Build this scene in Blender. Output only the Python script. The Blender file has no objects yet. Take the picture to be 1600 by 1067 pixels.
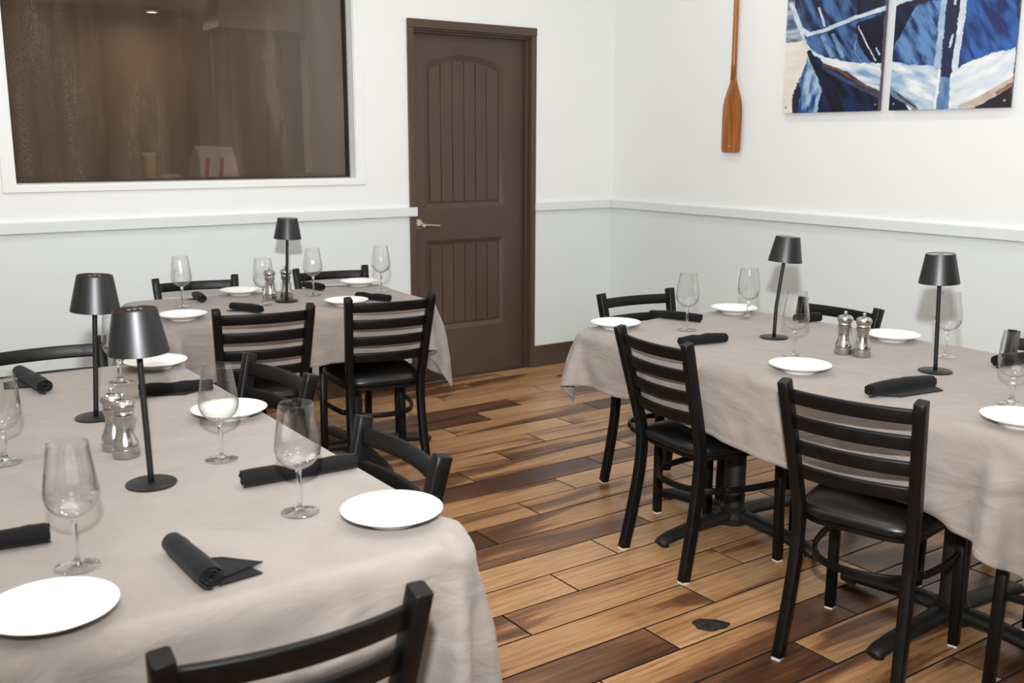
import bpy, bmesh, math, random
import numpy as np
from mathutils import Vector, Matrix
from mathutils.geometry import tessellate_polygon

R = math.radians
random.seed(7)
rng = np.random.default_rng(11)
scene = bpy.context.scene
C = scene.collection

# ------------------------------------------------------------------ camera
F_PX, PITCH, ROLL, YAW = 1570.43, 0.1962, 0.0029, -0.6115
CAM = Vector((-4.383, -5.1135, 1.427))
cam_data = bpy.data.cameras.new('camera')
cam = bpy.data.objects.new('camera', cam_data)
C.objects.link(cam)
fw = Vector((-math.sin(YAW) * math.cos(PITCH), math.cos(YAW) * math.cos(PITCH), -math.sin(PITCH)))
rt0 = Vector((math.cos(YAW), math.sin(YAW), 0))
up0 = rt0.cross(fw)
rt = math.cos(ROLL) * rt0 + math.sin(ROLL) * up0
up = -math.sin(ROLL) * rt0 + math.cos(ROLL) * up0
m = Matrix((rt, up, -fw)).transposed().to_4x4()
m.translation = CAM
cam.matrix_world = m
cam_data.sensor_width = 36
cam_data.lens = F_PX * 36 / 1600
cam_data.clip_start = .05
cam_data.dof.use_dof = True
cam_data.dof.focus_distance = 3.3
cam_data.dof.aperture_fstop = 5.6
scene.camera = cam

# ------------------------------------------------------------------ light
scene.view_settings.view_transform = 'Standard'
scene.view_settings.look = 'None'
scene.view_settings.gamma = 1
scene.view_settings.use_curve_mapping = False
scene.view_settings.exposure = 0.0
scene.cycles.max_bounces = 10
scene.cycles.transparent_max_bounces = 24
scene.cycles.sample_clamp_indirect = 6

world = bpy.data.worlds.new('world')
scene.world = world
world.use_nodes = True
world.node_tree.nodes['Background'].inputs[0].default_value = (1, .96, .9, 1)
world.node_tree.nodes['Background'].inputs[1].default_value = .05

FLASH = Vector((-4.40, -5.12, 1.725))


def spot(name, loc, aim, power, size, blend, radius, color):
    d = bpy.data.lights.new(name, 'SPOT')
    d.energy = power
    d.spot_size = size
    d.spot_blend = blend
    d.shadow_soft_size = radius
    d.color = color
    o = bpy.data.objects.new(name, d)
    C.objects.link(o)
    o.location = loc
    o.rotation_euler = (Vector(aim) - Vector(loc)).to_track_quat('-Z', 'Y').to_euler()
    return o


# the photographer's flash: one beam forward, one bounced off the ceiling
spot('flash_beam', FLASH, FLASH + Vector((.64, .76, .23)), 655, R(131), 1.0, .03, (.965, .985, 1))
spot('flash_bounce', FLASH + Vector((0, -.03, .03)), FLASH + Vector((-.02, .12, 1)), 120, R(120), .8, .04, (.97, .985, 1))

ROOM_X0, ROOM_Y0, CEIL = -7.6, -8.2, 3.05

# ------------------------------------------------------------------ helpers


def link(o, parent=None):
    C.objects.link(o)
    if parent is not None:
        o.parent = parent
    return o


def tag(o, label=None, cat=None, group=None, kind=None):
    if label: o['label'] = label
    if cat: o['category'] = cat
    if group: o['group'] = group
    if kind: o['kind'] = kind
    return o


def empty(name, loc, rz=0, label=None, cat=None, group=None, kind=None):
    o = bpy.data.objects.new(name, None)
    o.empty_display_size = .05
    C.objects.link(o)
    o.location = loc
    o.rotation_euler = (0, 0, rz)
    return tag(o, label, cat, group, kind)


def copy_tree(o, parent=None):
    c = o.copy()
    C.objects.link(c)
    c.parent = parent
    for ch in list(o.children):
        copy_tree(ch, c)
    return c


class MB:
    """collects vertices and faces, becomes one mesh object"""

    def __init__(s):
        s.v, s.f = [], []

    def add(s, verts, faces):
        n = len(s.v)
        s.v += [tuple(v) for v in verts]
        s.f += [tuple(i + n for i in f) for f in faces]
        return s

    def box(s, lo, hi):
        x0, y0, z0 = lo; x1, y1, z1 = hi
        return s.add([(x0, y0, z0), (x1, y0, z0), (x1, y1, z0), (x0, y1, z0), (x0, y0, z1), (x1, y0, z1), (x1, y1, z1), (x0, y1, z1)],
                     [(3, 2, 1, 0), (4, 5, 6, 7), (0, 1, 5, 4), (1, 2, 6, 5), (2, 3, 7, 6), (3, 0, 4, 7)])

    def lathe(s, prof, n=32, cap0=False, cap1=False, center=(0, 0, 0)):
        cx, cy, cz = center
        vs, fs = [], []
        for r, z in prof:
            for k in range(n):
                a = 2 * math.pi * k / n
                vs.append((cx + r * math.cos(a), cy + r * math.sin(a), cz + z))
        for i in range(len(prof) - 1):
            for k in range(n):
                k2 = (k + 1) % n
                fs.append((i * n + k, i * n + k2, (i + 1) * n + k2, (i + 1) * n + k))
        if cap0: fs.append(tuple(reversed(range(n))))
        if cap1: fs.append(tuple((len(prof) - 1) * n + k for k in range(n)))
        return s.add(vs, fs)

    def sweep(s, path, section, side=None, closed=False, caps=True, scales=None):
        """section: list of (a, b) in the frame (side, normal) carried along path"""
        P = [Vector(p) for p in path]
        n = len(P); k = len(section)
        vs, fs = [], []
        for i in range(n):
            if closed:
                t = (P[(i + 1) % n] - P[i - 1]).normalized()
            else:
                t = (P[min(i + 1, n - 1)] - P[max(i - 1, 0)]).normalized()
            sd = Vector(side) if side is not None else Vector((0, 0, 1))
            if abs(t.dot(sd)) > .98: sd = Vector((1, 0, 0))
            sd = (sd - t * t.dot(sd)).normalized()
            nm = t.cross(sd)
            sc = scales[i] if scales else 1
            for a, b in section:
                vs.append(P[i] + sd * a * sc + nm * b * sc)
        last = n if closed else n - 1
        for i in range(last):
            i2 = (i + 1) % n
            for j in range(k):
                j2 = (j + 1) % k
                fs.append((i * k + j, i * k + j2, i2 * k + j2, i2 * k + j))
        if caps and not closed:
            fs.append(tuple(reversed(range(k))))
            fs.append(tuple((n - 1) * k + j for j in range(k)))
        return s.add(vs, fs)

    def build(s, name, mat, parent=None, smooth=False, angle=None, fix=True):
        me = bpy.data.meshes.new(name)
        me.from_pydata(s.v, [], s.f)
        me.validate()
        if fix:
            bm = bmesh.new(); bm.from_mesh(me)
            bmesh.ops.remove_doubles(bm, verts=bm.verts, dist=1e-6)
            bmesh.ops.recalc_face_normals(bm, faces=bm.faces)
            bm.to_mesh(me); bm.free()
        if mat is not None: me.materials.append(mat)
        if smooth or angle:
            me.shade_smooth()
            if angle: me.set_sharp_from_angle(angle=R(angle))
        o = bpy.data.objects.new(name, me)
        return link(o, parent)


def bevel(o, w, seg=2, ang=40):
    md = o.modifiers.new('bevel', 'BEVEL')
    md.width = w; md.segments = seg; md.limit_method = 'ANGLE'; md.angle_limit = R(ang)
    o.data.shade_smooth(); o.data.set_sharp_from_angle(angle=R(50))
    return o


def circle(r, n=10):
    return [(r * math.cos(2 * math.pi * i / n), r * math.sin(2 * math.pi * i / n)) for i in range(n)]


def rrect(w, h, r=.004):
    """rounded rectangle section"""
    a, b = w / 2, h / 2
    return [(a - r, b), (-a + r, b), (-a, b - r), (-a, -b + r), (-a + r, -b), (a - r, -b), (a, -b + r), (a, b - r)]


def spline(pts, n=8):
    """Catmull-Rom through pts"""
    P = [Vector(p) for p in pts]
    P = [P[0] * 2 - P[1]] + P + [P[-1] * 2 - P[-2]]
    out = []
    for i in range(1, len(P) - 2):
        for k in range(n):
            t = k / n
            a, b, c, d = P[i - 1], P[i], P[i + 1], P[i + 2]
            out.append(.5 * ((2 * b) + (c - a) * t + (2 * a - 5 * b + 4 * c - d) * t * t + (3 * b - a - 3 * c + d) * t ** 3))
    out.append(P[-2])
    return out


# ------------------------------------------------------------------ materials


def srgb(r, g, b):
    f = lambda c: (c / 255 / 12.92) if c <= 10 else ((c / 255 + .055) / 1.055) ** 2.4
    return (f(r), f(g), f(b), 1)


def newmat(name, col=(.5, .5, .5, 1), rough=.5, metal=0, **kw):
    mt = bpy.data.materials.new(name)
    mt.use_nodes = True
    nt = mt.node_tree
    b = nt.nodes['Principled BSDF']
    b.inputs['Base Color'].default_value = col
    b.inputs['Roughness'].default_value = rough
    b.inputs['Metallic'].default_value = metal
    for k, v in kw.items():
        b.inputs[k].default_value = v
    return mt, nt, b


def node(nt, t, **kw):
    n = nt.nodes.new(t)
    for k, v in kw.items():
        if k in n.inputs and not hasattr(n, k): n.inputs[k].default_value = v
        elif hasattr(n, k): setattr(n, k, v)
        else: n.inputs[k].default_value = v
    return n


def ramp(nt, stops, interp='LINEAR'):
    r = nt.nodes.new('ShaderNodeValToRGB')
    cr = r.color_ramp
    cr.interpolation = interp
    while len(cr.elements) < len(stops): cr.elements.new(.5)
    for e, (p, c) in zip(cr.elements, stops):
        e.position = p; e.color = c
    return r


def coords(nt, scale=(1, 1, 1), src='Object', rot=(0, 0, 0)):
    tc = nt.nodes.new('ShaderNodeTexCoord')
    mp = nt.nodes.new('ShaderNodeMapping')
    mp.inputs['Scale'].default_value = scale
    mp.inputs['Rotation'].default_value = rot
    nt.links.new(tc.outputs[src], mp.inputs['Vector'])
    return mp


def add_bump(nt, b, height, strength=.3, dist=.002):
    bp = nt.nodes.new('ShaderNodeBump')
    bp.inputs['Strength'].default_value = strength
    bp.inputs['Distance'].default_value = dist
    nt.links.new(height, bp.inputs['Height'])
    nt.links.new(bp.outputs['Normal'], b.inputs['Normal'])
    return bp


M = {}

# painted wall, white above the chair rail and pale blue-grey below it
WHITE, PALE = srgb(238, 240, 239), srgb(222, 228, 227)
mt, nt, b = newmat('wall_paint', WHITE, .55)
g = nt.nodes.new('ShaderNodeNewGeometry')
sx = nt.nodes.new('ShaderNodeSeparateXYZ')
nt.links.new(g.outputs['Position'], sx.inputs[0])
mth = node(nt, 'ShaderNodeMath', operation='GREATER_THAN'); mth.inputs[1].default_value = 1.03
nt.links.new(sx.outputs['Z'], mth.inputs[0])
mx = node(nt, 'ShaderNodeMix', data_type='RGBA')
nt.links.new(mth.outputs[0], mx.inputs['Factor'])
mx.inputs[6].default_value = PALE; mx.inputs[7].default_value = WHITE
nt.links.new(mx.outputs[2], b.inputs['Base Color'])
nz = node(nt, 'ShaderNodeTexNoise', Scale=60.0, Detail=4.0)
nt.links.new(coords(nt).outputs[0], nz.inputs['Vector'])
add_bump(nt, b, nz.outputs[0], .06, .002)
M['wall'] = mt
M['white_paint'] = newmat('white_paint', WHITE, .4)[0]
M['pale_paint'] = newmat('pale_paint', PALE, .4)[0]
M['ceiling'] = newmat('ceiling_paint', srgb(240, 239, 236), .8)[0]

# brown paint on door, casing and baseboard
mt, nt, b = newmat('brown_paint', srgb(78, 63, 55), .42)
nz = node(nt, 'ShaderNodeTexNoise', Scale=2.2, Detail=3.0)
nt.links.new(coords(nt).outputs[0], nz.inputs['Vector'])
rp = ramp(nt, [(.3, srgb(74, 58, 48)), (.7, srgb(84, 67, 56))])
nt.links.new(nz.outputs[0], rp.inputs[0]); nt.links.new(rp.outputs[0], b.inputs['Base Color'])
M['brown'] = mt

# plank tiles: sapwood and heartwood, each plank different
mt, nt, b = newmat('wood_plank', rough=.36)
tc = nt.nodes.new('ShaderNodeTexCoord')
oi = nt.nodes.new('ShaderNodeObjectInfo')
mul = node(nt, 'ShaderNodeVectorMath', operation='SCALE'); mul.inputs['Scale'].default_value = 1
cmb = nt.nodes.new('ShaderNodeCombineXYZ')
m1 = node(nt, 'ShaderNodeMath', operation='MULTIPLY'); m1.inputs[1].default_value = 37.0
m2 = node(nt, 'ShaderNodeMath', operation='MULTIPLY'); m2.inputs[1].default_value = 91.0
nt.links.new(oi.outputs['Random'], m1.inputs[0]); nt.links.new(oi.outputs['Random'], m2.inputs[0])
nt.links.new(m1.outputs[0], cmb.inputs[0]); nt.links.new(m2.outputs[0], cmb.inputs[1])
addv = node(nt, 'ShaderNodeVectorMath', operation='ADD')
nt.links.new(tc.outputs['Object'], addv.inputs[0]); nt.links.new(cmb.outputs[0], addv.inputs[1])


def wood_noise(scale, sc3, detail=4.0, dist=0.0):
    mp = nt.nodes.new('ShaderNodeMapping'); mp.inputs['Scale'].default_value = sc3
    nt.links.new(addv.outputs[0], mp.inputs['Vector'])
    n = node(nt, 'ShaderNodeTexNoise', Scale=scale, Detail=detail, Distortion=dist)
    nt.links.new(mp.outputs[0], n.inputs['Vector'])
    return n


heart = wood_noise(1.0, (.9, 5.5, 1), 2.5, .9)
grain = wood_noise(1.0, (2.6, 46, 1), 4.0, 1.5)
fine = wood_noise(1.0, (7, 190, 1), 3.0, .8)
mpw = nt.nodes.new('ShaderNodeMapping'); mpw.inputs['Scale'].default_value = (.55, 5.0, 1)
nt.links.new(addv.outputs[0], mpw.inputs['Vector'])
wave = node(nt, 'ShaderNodeTexWave', Scale=2.2, Distortion=9.0, Detail=3.0); wave.bands_direction = 'Y'
wave.inputs['Detail Scale'].default_value = 1.2; wave.inputs['Detail Roughness'].default_value = .55
nt.links.new(mpw.outputs[0], wave.inputs['Vector'])
# per-plank bias towards heartwood
bias = node(nt, 'ShaderNodeMath', operation='MULTIPLY_ADD'); bias.inputs[1].default_value = .46; bias.inputs[2].default_value = -.23
frc = node(nt, 'ShaderNodeMath', operation='FRACT')
m3 = node(nt, 'ShaderNodeMath', operation='MULTIPLY'); m3.inputs[1].default_value = 7.31
nt.links.new(oi.outputs['Random'], m3.inputs[0]); nt.links.new(m3.outputs[0], frc.inputs[0]); nt.links.new(frc.outputs[0], bias.inputs[0])
su = node(nt, 'ShaderNodeMath', operation='ADD'); nt.links.new(heart.outputs[0], su.inputs[0]); nt.links.new(bias.outputs[0], su.inputs[1])
gs = node(nt, 'ShaderNodeMath', operation='MULTIPLY_ADD'); gs.inputs[1].default_value = .10; gs.inputs[2].default_value = -.05
nt.links.new(grain.outputs[0], gs.inputs[0])
su2 = node(nt, 'ShaderNodeMath', operation='ADD'); nt.links.new(su.outputs[0], su2.inputs[0]); nt.links.new(gs.outputs[0], su2.inputs[1])
rp = ramp(nt, [(.28, srgb(76, 48, 30)), (.42, srgb(110, 73, 46)), (.475, srgb(134, 94, 62)), (.50, srgb(172, 126, 84)), (.72, srgb(196, 152, 108))])
nt.links.new(su2.outputs[0], rp.inputs[0])
gr = ramp(nt, [(.30, (.72, .69, .66, 1)), (.52, (1, 1, 1, 1)), (.8, (1.06, 1.06, 1.06, 1))])
nt.links.new(grain.outputs[0], gr.inputs[0])
mx = node(nt, 'ShaderNodeMix', data_type='RGBA', blend_type='MULTIPLY'); mx.inputs['Factor'].default_value = .75
nt.links.new(rp.outputs[0], mx.inputs[6]); nt.links.new(gr.outputs[0], mx.inputs[7])
fr = ramp(nt, [(.36, (.62, .58, .55, 1)), (.52, (1, 1, 1, 1))]); nt.links.new(fine.outputs[0], fr.inputs[0])
mx2 = node(nt, 'ShaderNodeMix', data_type='RGBA', blend_type='MULTIPLY'); mx2.inputs['Factor'].default_value = .5
nt.links.new(mx.outputs[2], mx2.inputs[6]); nt.links.new(fr.outputs[0], mx2.inputs[7])
wr = ramp(nt, [(.0, (.62, .58, .54, 1)), (.28, (.95, .94, .93, 1)), (.6, (1, 1, 1, 1))]); nt.links.new(wave.outputs[0], wr.inputs[0])
mx4 = node(nt, 'ShaderNodeMix', data_type='RGBA', blend_type='MULTIPLY'); mx4.inputs['Factor'].default_value = .6
nt.links.new(mx2.outputs[2], mx4.inputs[6]); nt.links.new(wr.outputs[0], mx4.inputs[7])
nt.links.new(mx4.outputs[2], b.inputs['Base Color'])
add_bump(nt, b, grain.outputs[0], .12, .0015)
M['plank'] = mt
M['grout'] = newmat('grout', srgb(20, 16, 14), .95)[0]

# far floor outside the planks that are built one by one
mt, nt, b = newmat('far_floor', rough=.4)
bk = node(nt, 'ShaderNodeTexBrick'); bk.offset = .333; bk.offset_frequency = 1
bk.inputs['Scale'].default_value = 1; bk.inputs['Brick Width'].default_value = .907; bk.inputs['Row Height'].default_value = .1549
bk.inputs['Mortar Size'].default_value = .003
bk.inputs['Color1'].default_value = srgb(178, 135, 95); bk.inputs['Color2'].default_value = srgb(115, 82, 57); bk.inputs['Mortar'].default_value = srgb(40, 32, 28)
nt.links.new(coords(nt).outputs[0], bk.inputs['Vector']); nt.links.new(bk.outputs['Color'], b.inputs['Base Color'])
M['far_floor'] = mt

# tablecloth linen
mt, nt, b = newmat('taupe_cloth', srgb(131, 124, 119), .85)
b.inputs['Sheen Weight'].default_value = .15
mp = coords(nt, (1, 1, 1))
w1 = node(nt, 'ShaderNodeTexNoise', Scale=5.0, Detail=4.0, Roughness=.5, Distortion=.8)
mpa = coords(nt, (1.0, 1.0, 2.2)); nt.links.new(mpa.outputs[0], w1.inputs['Vector'])
w2 = node(nt, 'ShaderNodeTexNoise', Scale=420.0, Detail=2.0); nt.links.new(mp.outputs[0], w2.inputs['Vector'])
cr = node(nt, 'ShaderNodeTexNoise', Scale=5.0, Detail=3.5, Roughness=.6, Distortion=.9); cr.noise_type = 'RIDGED_MULTIFRACTAL'
mpb = coords(nt, (1.0, .75, 1.7), rot=(R(20), R(15), R(25))); nt.links.new(mpb.outputs[0], cr.inputs['Vector'])
h1 = node(nt, 'ShaderNodeMath', operation='MULTIPLY_ADD'); h1.inputs[1].default_value = .4
nt.links.new(cr.outputs[0], h1.inputs[0]); nt.links.new(w1.outputs[0], h1.inputs[2])
bp1 = nt.nodes.new('ShaderNodeBump'); bp1.inputs['Strength'].default_value = .9; bp1.inputs['Distance'].default_value = .012
nt.links.new(h1.outputs[0], bp1.inputs['Height'])
bp2 = nt.nodes.new('ShaderNodeBump'); bp2.inputs['Strength'].default_value = .25; bp2.inputs['Distance'].default_value = .001
nt.links.new(w2.outputs[0], bp2.inputs['Height']); nt.links.new(bp1.outputs[0], bp2.inputs['Normal']); nt.links.new(bp2.outputs[0], b.inputs['Normal'])
rp = ramp(nt, [(.35, srgb(138, 129, 122)), (.65, srgb(146, 137, 130))]); nt.links.new(w1.outputs[0], rp.inputs[0]); nt.links.new(rp.outputs[0], b.inputs['Base Color'])
M['cloth'] = mt

# black painted steel with a little rubbed wear
mt, nt, b = newmat('black_steel', srgb(24, 22, 21), .42, **{'Specular IOR Level': .28})
nz = node(nt, 'ShaderNodeTexNoise', Scale=35.0, Detail=5.0); nt.links.new(coords(nt).outputs[0], nz.inputs['Vector'])
rp = ramp(nt, [(.3, srgb(8, 8, 8)), (.70, srgb(12, 11, 11)), (.82, srgb(36, 29, 25))]); nt.links.new(nz.outputs[0], rp.inputs[0]); nt.links.new(rp.outputs[0], b.inputs['Base Color'])
rr = ramp(nt, [(.3, (.36, .36, .36, 1)), (.7, (.5, .5, .5, 1))]); nt.links.new(nz.outputs[0], rr.inputs[0]); nt.links.new(rr.outputs[0], b.inputs['Roughness'])
M['steel'] = mt
mt, nt, b = newmat('cast_iron', srgb(20, 19, 18), .55)
nz = node(nt, 'ShaderNodeTexNoise', Scale=80.0, Detail=4.0); nt.links.new(coords(nt).outputs[0], nz.inputs['Vector'])
rp = ramp(nt, [(.4, srgb(18, 17, 16)), (.72, srgb(26, 24, 23)), (.8, srgb(84, 70, 58))]); nt.links.new(nz.outputs[0], rp.inputs[0]); nt.links.new(rp.outputs[0], b.inputs['Base Color'])
add_bump(nt, b, nz.outputs[0], .2, .001)
M['iron'] = mt
mt, nt, b = newmat('black_vinyl', srgb(13, 13, 13), .33)
nz = node(nt, 'ShaderNodeTexNoise', Scale=260.0, Detail=2.0); nt.links.new(coords(nt).outputs[0], nz.inputs['Vector'])
add_bump(nt, b, nz.outputs[0], .08, .001)
M['vinyl'] = mt
M['glide'] = newmat('white_plastic', srgb(215, 210, 202), .5)[0]
M['ceramic'] = newmat('white_ceramic', srgb(246, 245, 242), .12)[0]
mt, nt, b = newmat('lamp_metal', srgb(66, 66, 67), .42, .9)
M['lamp'] = mt
M['lamp_pole'] = newmat('lamp_black', srgb(28, 28, 29), .42, .3)[0]
M['lamp_top'] = newmat('lamp_touch_top', srgb(40, 30, 30), .14)[0]
M['icon'] = newmat('lamp_icon', srgb(120, 112, 110), .4)[0]
mt, nt, b = newmat('brushed_steel', srgb(190, 188, 184), .22, 1.0)
M['mill'] = mt
M['chrome'] = newmat('satin_nickel', srgb(214, 208, 200), .25, 1.0)[0]
mt, nt, b = newmat('black_linen', srgb(16, 15, 16), .9, **{'Specular IOR Level': .2})
b.inputs['Sheen Weight'].default_value = .05
nz = node(nt, 'ShaderNodeTexNoise', Scale=500.0, Detail=2.0); nt.links.new(coords(nt).outputs[0], nz.inputs['Vector'])
add_bump(nt, b, nz.outputs[0], .3, .001)
M['napkin'] = mt


def thin_glass(name, ior=1.5, tint=(1, 1, 1, 1), rough=0.0):
    mt = bpy.data.materials.new(name); mt.use_nodes = True
    nt = mt.node_tree
    nt.nodes.remove(nt.nodes['Principled BSDF'])
    out = nt.nodes['Material Output']
    tr = nt.nodes.new('ShaderNodeBsdfTransparent'); tr.inputs[0].default_value = tint
    gl = nt.nodes.new('ShaderNodeBsdfGlossy'); gl.inputs['Roughness'].default_value = rough
    fn = nt.nodes.new('ShaderNodeLayerWeight'); fn.inputs[0].default_value = .5
    pw = node(nt, 'ShaderNodeMath', operation='POWER'); pw.inputs[1].default_value = ior
    nt.links.new(fn.outputs['Facing'], pw.inputs[0])
    sc_ = node(nt, 'ShaderNodeMath', operation='MULTIPLY_ADD'); sc_.inputs[1].default_value = .9; sc_.inputs[2].default_value = .05
    nt.links.new(pw.outputs[0], sc_.inputs[0])
    mx = nt.nodes.new('ShaderNodeMixShader')
    nt.links.new(sc_.outputs[0], mx.inputs[0]); nt.links.new(tr.outputs[0], mx.inputs[1]); nt.links.new(gl.outputs[0], mx.inputs[2])
    nt.links.new(mx.outputs[0], out.inputs['Surface'])
    return mt


M['glass'] = thin_glass('wine_glass_crystal', 2.4, (.997, .997, .997, 1), .025)
M['pane'] = thin_glass('window_glass', 5.0, (.95, .95, .95, 1))
mt, nt, b = newmat('solid_crystal', (1, 1, 1, 1), 0.0)
b.inputs['Transmission Weight'].default_value = 1; b.inputs['IOR'].default_value = 1.48
M['crystal'] = mt

# varnished oar
mt, nt, b = newmat('varnished_wood', rough=.28)
nz = node(nt, 'ShaderNodeTexNoise', Scale=1.0, Detail=5.0, Distortion=.8); nt.links.new(coords(nt, (20, 26, 2.2)).outputs[0], nz.inputs['Vector'])
rp = ramp(nt, [(.28, srgb(112, 62, 22)), (.5, srgb(158, 94, 36)), (.72, srgb(182, 116, 50))]); nt.links.new(nz.outputs[0], rp.inputs[0]); nt.links.new(rp.outputs[0], b.inputs['Base Color'])
b.inputs['Coat Weight'].default_value = .4
M['oar'] = mt

# printed acrylic pictures take their colours from the print
mt, nt, b = newmat('art_print', rough=.3)
at = nt.nodes.new('ShaderNodeVertexColor'); at.layer_name = 'print'
nt.links.new(at.outputs[0], b.inputs['Base Color'])
b.inputs['Coat Weight'].default_value = .3; b.inputs['Coat Roughness'].default_value = .08
M['print'] = mt
M['acrylic'] = newmat('acrylic_edge', srgb(205, 210, 212), .2)[0]

# solar screen behind the window
mt = bpy.data.materials.new('solar_screen'); mt.use_nodes = True
nt = mt.node_tree; b = nt.nodes['Principled BSDF']; out = nt.nodes['Material Output']
b.inputs['Roughness'].default_value = .75
wv = node(nt, 'ShaderNodeTexWave', Scale=34.0, Distortion=.6); wv.bands_direction = 'X'
nt.links.new(coords(nt).outputs[0], wv.inputs['Vector'])
n1 = node(nt, 'ShaderNodeTexNoise', Scale=1.0, Detail=4.0, Roughness=.6); nt.links.new(coords(nt, (5.5, 1, 1.1)).outputs[0], n1.inputs['Vector'])
n2 = node(nt, 'ShaderNodeTexNoise', Scale=230.0, Detail=2.0); nt.links.new(coords(nt).outputs[0], n2.inputs['Vector'])
rp = ramp(nt, [(.35, srgb(98, 74, 50)), (.52, srgb(116, 90, 63)), (.70, srgb(156, 134, 110))]); nt.links.new(n1.outputs[0], rp.inputs[0])
rw = ramp(nt, [(.2, (.45, .43, .41, 1)), (.8, (1.1, 1.1, 1.1, 1))]); nt.links.new(wv.outputs[0], rw.inputs[0])
mx = node(nt, 'ShaderNodeMix', data_type='RGBA', blend_type='MULTIPLY'); mx.inputs['Factor'].default_value = 1
nt.links.new(rp.outputs[0], mx.inputs[6]); nt.links.new(rw.outputs[0], mx.inputs[7])
rs = ramp(nt, [(.40, (.85, .85, .85, 1)), (.62, (1.1, 1.1, 1.1, 1)), (.78, (1.6, 1.55, 1.5, 1))]); nt.links.new(n2.outputs[0], rs.inputs[0])
mx3 = node(nt, 'ShaderNodeMix', data_type='RGBA', blend_type='MULTIPLY'); mx3.inputs['Factor'].default_value = .7
nt.links.new(mx.outputs[2], mx3.inputs[6]); nt.links.new(rs.outputs[0], mx3.inputs[7])
# dust and fold glare painted as pale streaks, stronger away from the door
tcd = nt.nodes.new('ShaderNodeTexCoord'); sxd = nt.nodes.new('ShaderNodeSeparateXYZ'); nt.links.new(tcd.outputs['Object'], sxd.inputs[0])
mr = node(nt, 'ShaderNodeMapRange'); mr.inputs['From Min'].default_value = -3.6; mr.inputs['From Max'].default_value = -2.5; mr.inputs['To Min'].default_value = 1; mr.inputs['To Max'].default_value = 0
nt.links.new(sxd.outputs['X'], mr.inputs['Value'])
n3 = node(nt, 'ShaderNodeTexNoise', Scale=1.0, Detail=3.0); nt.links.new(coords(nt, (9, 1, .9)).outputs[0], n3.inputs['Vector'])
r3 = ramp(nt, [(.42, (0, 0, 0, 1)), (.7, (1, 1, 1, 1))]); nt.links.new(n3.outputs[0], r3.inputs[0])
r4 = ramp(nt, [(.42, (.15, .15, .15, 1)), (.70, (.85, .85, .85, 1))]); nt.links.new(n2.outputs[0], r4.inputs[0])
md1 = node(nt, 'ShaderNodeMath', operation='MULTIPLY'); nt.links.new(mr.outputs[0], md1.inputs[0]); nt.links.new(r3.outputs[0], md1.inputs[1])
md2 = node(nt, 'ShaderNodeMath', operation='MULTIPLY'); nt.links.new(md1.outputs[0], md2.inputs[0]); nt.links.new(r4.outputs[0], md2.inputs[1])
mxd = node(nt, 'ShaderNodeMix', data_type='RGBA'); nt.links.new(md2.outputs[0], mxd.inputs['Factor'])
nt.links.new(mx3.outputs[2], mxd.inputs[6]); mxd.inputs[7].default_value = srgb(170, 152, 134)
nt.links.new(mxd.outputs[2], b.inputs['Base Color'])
tr = nt.nodes.new('ShaderNodeBsdfTransparent')
ms = nt.nodes.new('ShaderNodeMixShader'); ms.inputs[0].default_value = .60
nt.links.new(tr.outputs[0], ms.inputs[1]); nt.links.new(b.outputs[0], ms.inputs[2]); nt.links.new(ms.outputs[0], out.inputs['Surface'])
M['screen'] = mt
M['gasket'] = newmat('black_rubber', srgb(16, 15, 15), .6)[0]
M['alu'] = newmat('grey_aluminium', srgb(168, 164, 158), .45, .3)[0]
M['taupe_wall'] = newmat('taupe_paint', srgb(196, 178, 156), .7)[0]
M['dim_brown'] = newmat('dim_brown_board', srgb(104, 84, 66), .7)[0]
M['dim_dark'] = newmat('dark_board', srgb(58, 46, 38), .7)[0]
M['paper'] = newmat('white_paper', srgb(226, 208, 194), .8)[0]
M['red_print'] = newmat('red_print', srgb(196, 48, 40), .7)[0]
M['kraft'] = newmat('kraft_paper', srgb(220, 180, 130), .8)[0]
M['tan'] = newmat('bare_tan', srgb(190, 174, 140), .6)[0]
mt, nt, b = newmat('burnt_patch', srgb(40, 34, 31), .5)
nz = node(nt, 'ShaderNodeTexNoise', Scale=120.0, Detail=4.0); nt.links.new(coords(nt).outputs[0], nz.inputs['Vector'])
rp = ramp(nt, [(.4, srgb(30, 26, 24)), (.66, srgb(58, 48, 42)), (.76, srgb(150, 132, 116))]); nt.links.new(nz.outputs[0], rp.inputs[0]); nt.links.new(rp.outputs[0], b.inputs['Base Color'])
add_bump(nt, b, nz.outputs[0], .5, .003)
M['patch'] = mt
mt = bpy.data.materials.new('lit_lens'); mt.use_nodes = True
b = mt.node_tree.nodes['Principled BSDF']
b.inputs['Emission Color'].default_value = (1, .82, .6, 1); b.inputs['Emission Strength'].default_value = 8
M['lens'] = mt

# ------------------------------------------------------------------ structure


def holed_plate(outer, holes, to3d, depth_vec, sloped=None):
    """flat polygon with holes, extruded along depth_vec; outer/holes are 2-D loops"""
    mb = MB()
    loops = [outer] + holes
    flat = [Vector((p[0], p[1], 0)) for lp in loops for p in lp]
    tris = tessellate_polygon([[Vector((p[0], p[1], 0)) for p in lp] for lp in loops])
    A = [to3d(p.x, p.y) for p in flat]
    B = [Vector(a) + Vector(depth_vec) for a in A]
    n = len(A)
    fs = [tuple(t) for t in tris] + [tuple(i + n for i in reversed(t)) for t in tris]
    k = 0
    for lp in loops:
        L = len(lp)
        for i in range(L):
            j = (i + 1) % L
            fs.append((k + i, k + j, k + j + n, k + i + n))
        k += L
    mb.add(A + B, fs)
    return mb


def rect(x0, z0, x1, z1):
    return [(x0, z0), (x1, z0), (x1, z1), (x0, z1)]


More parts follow.
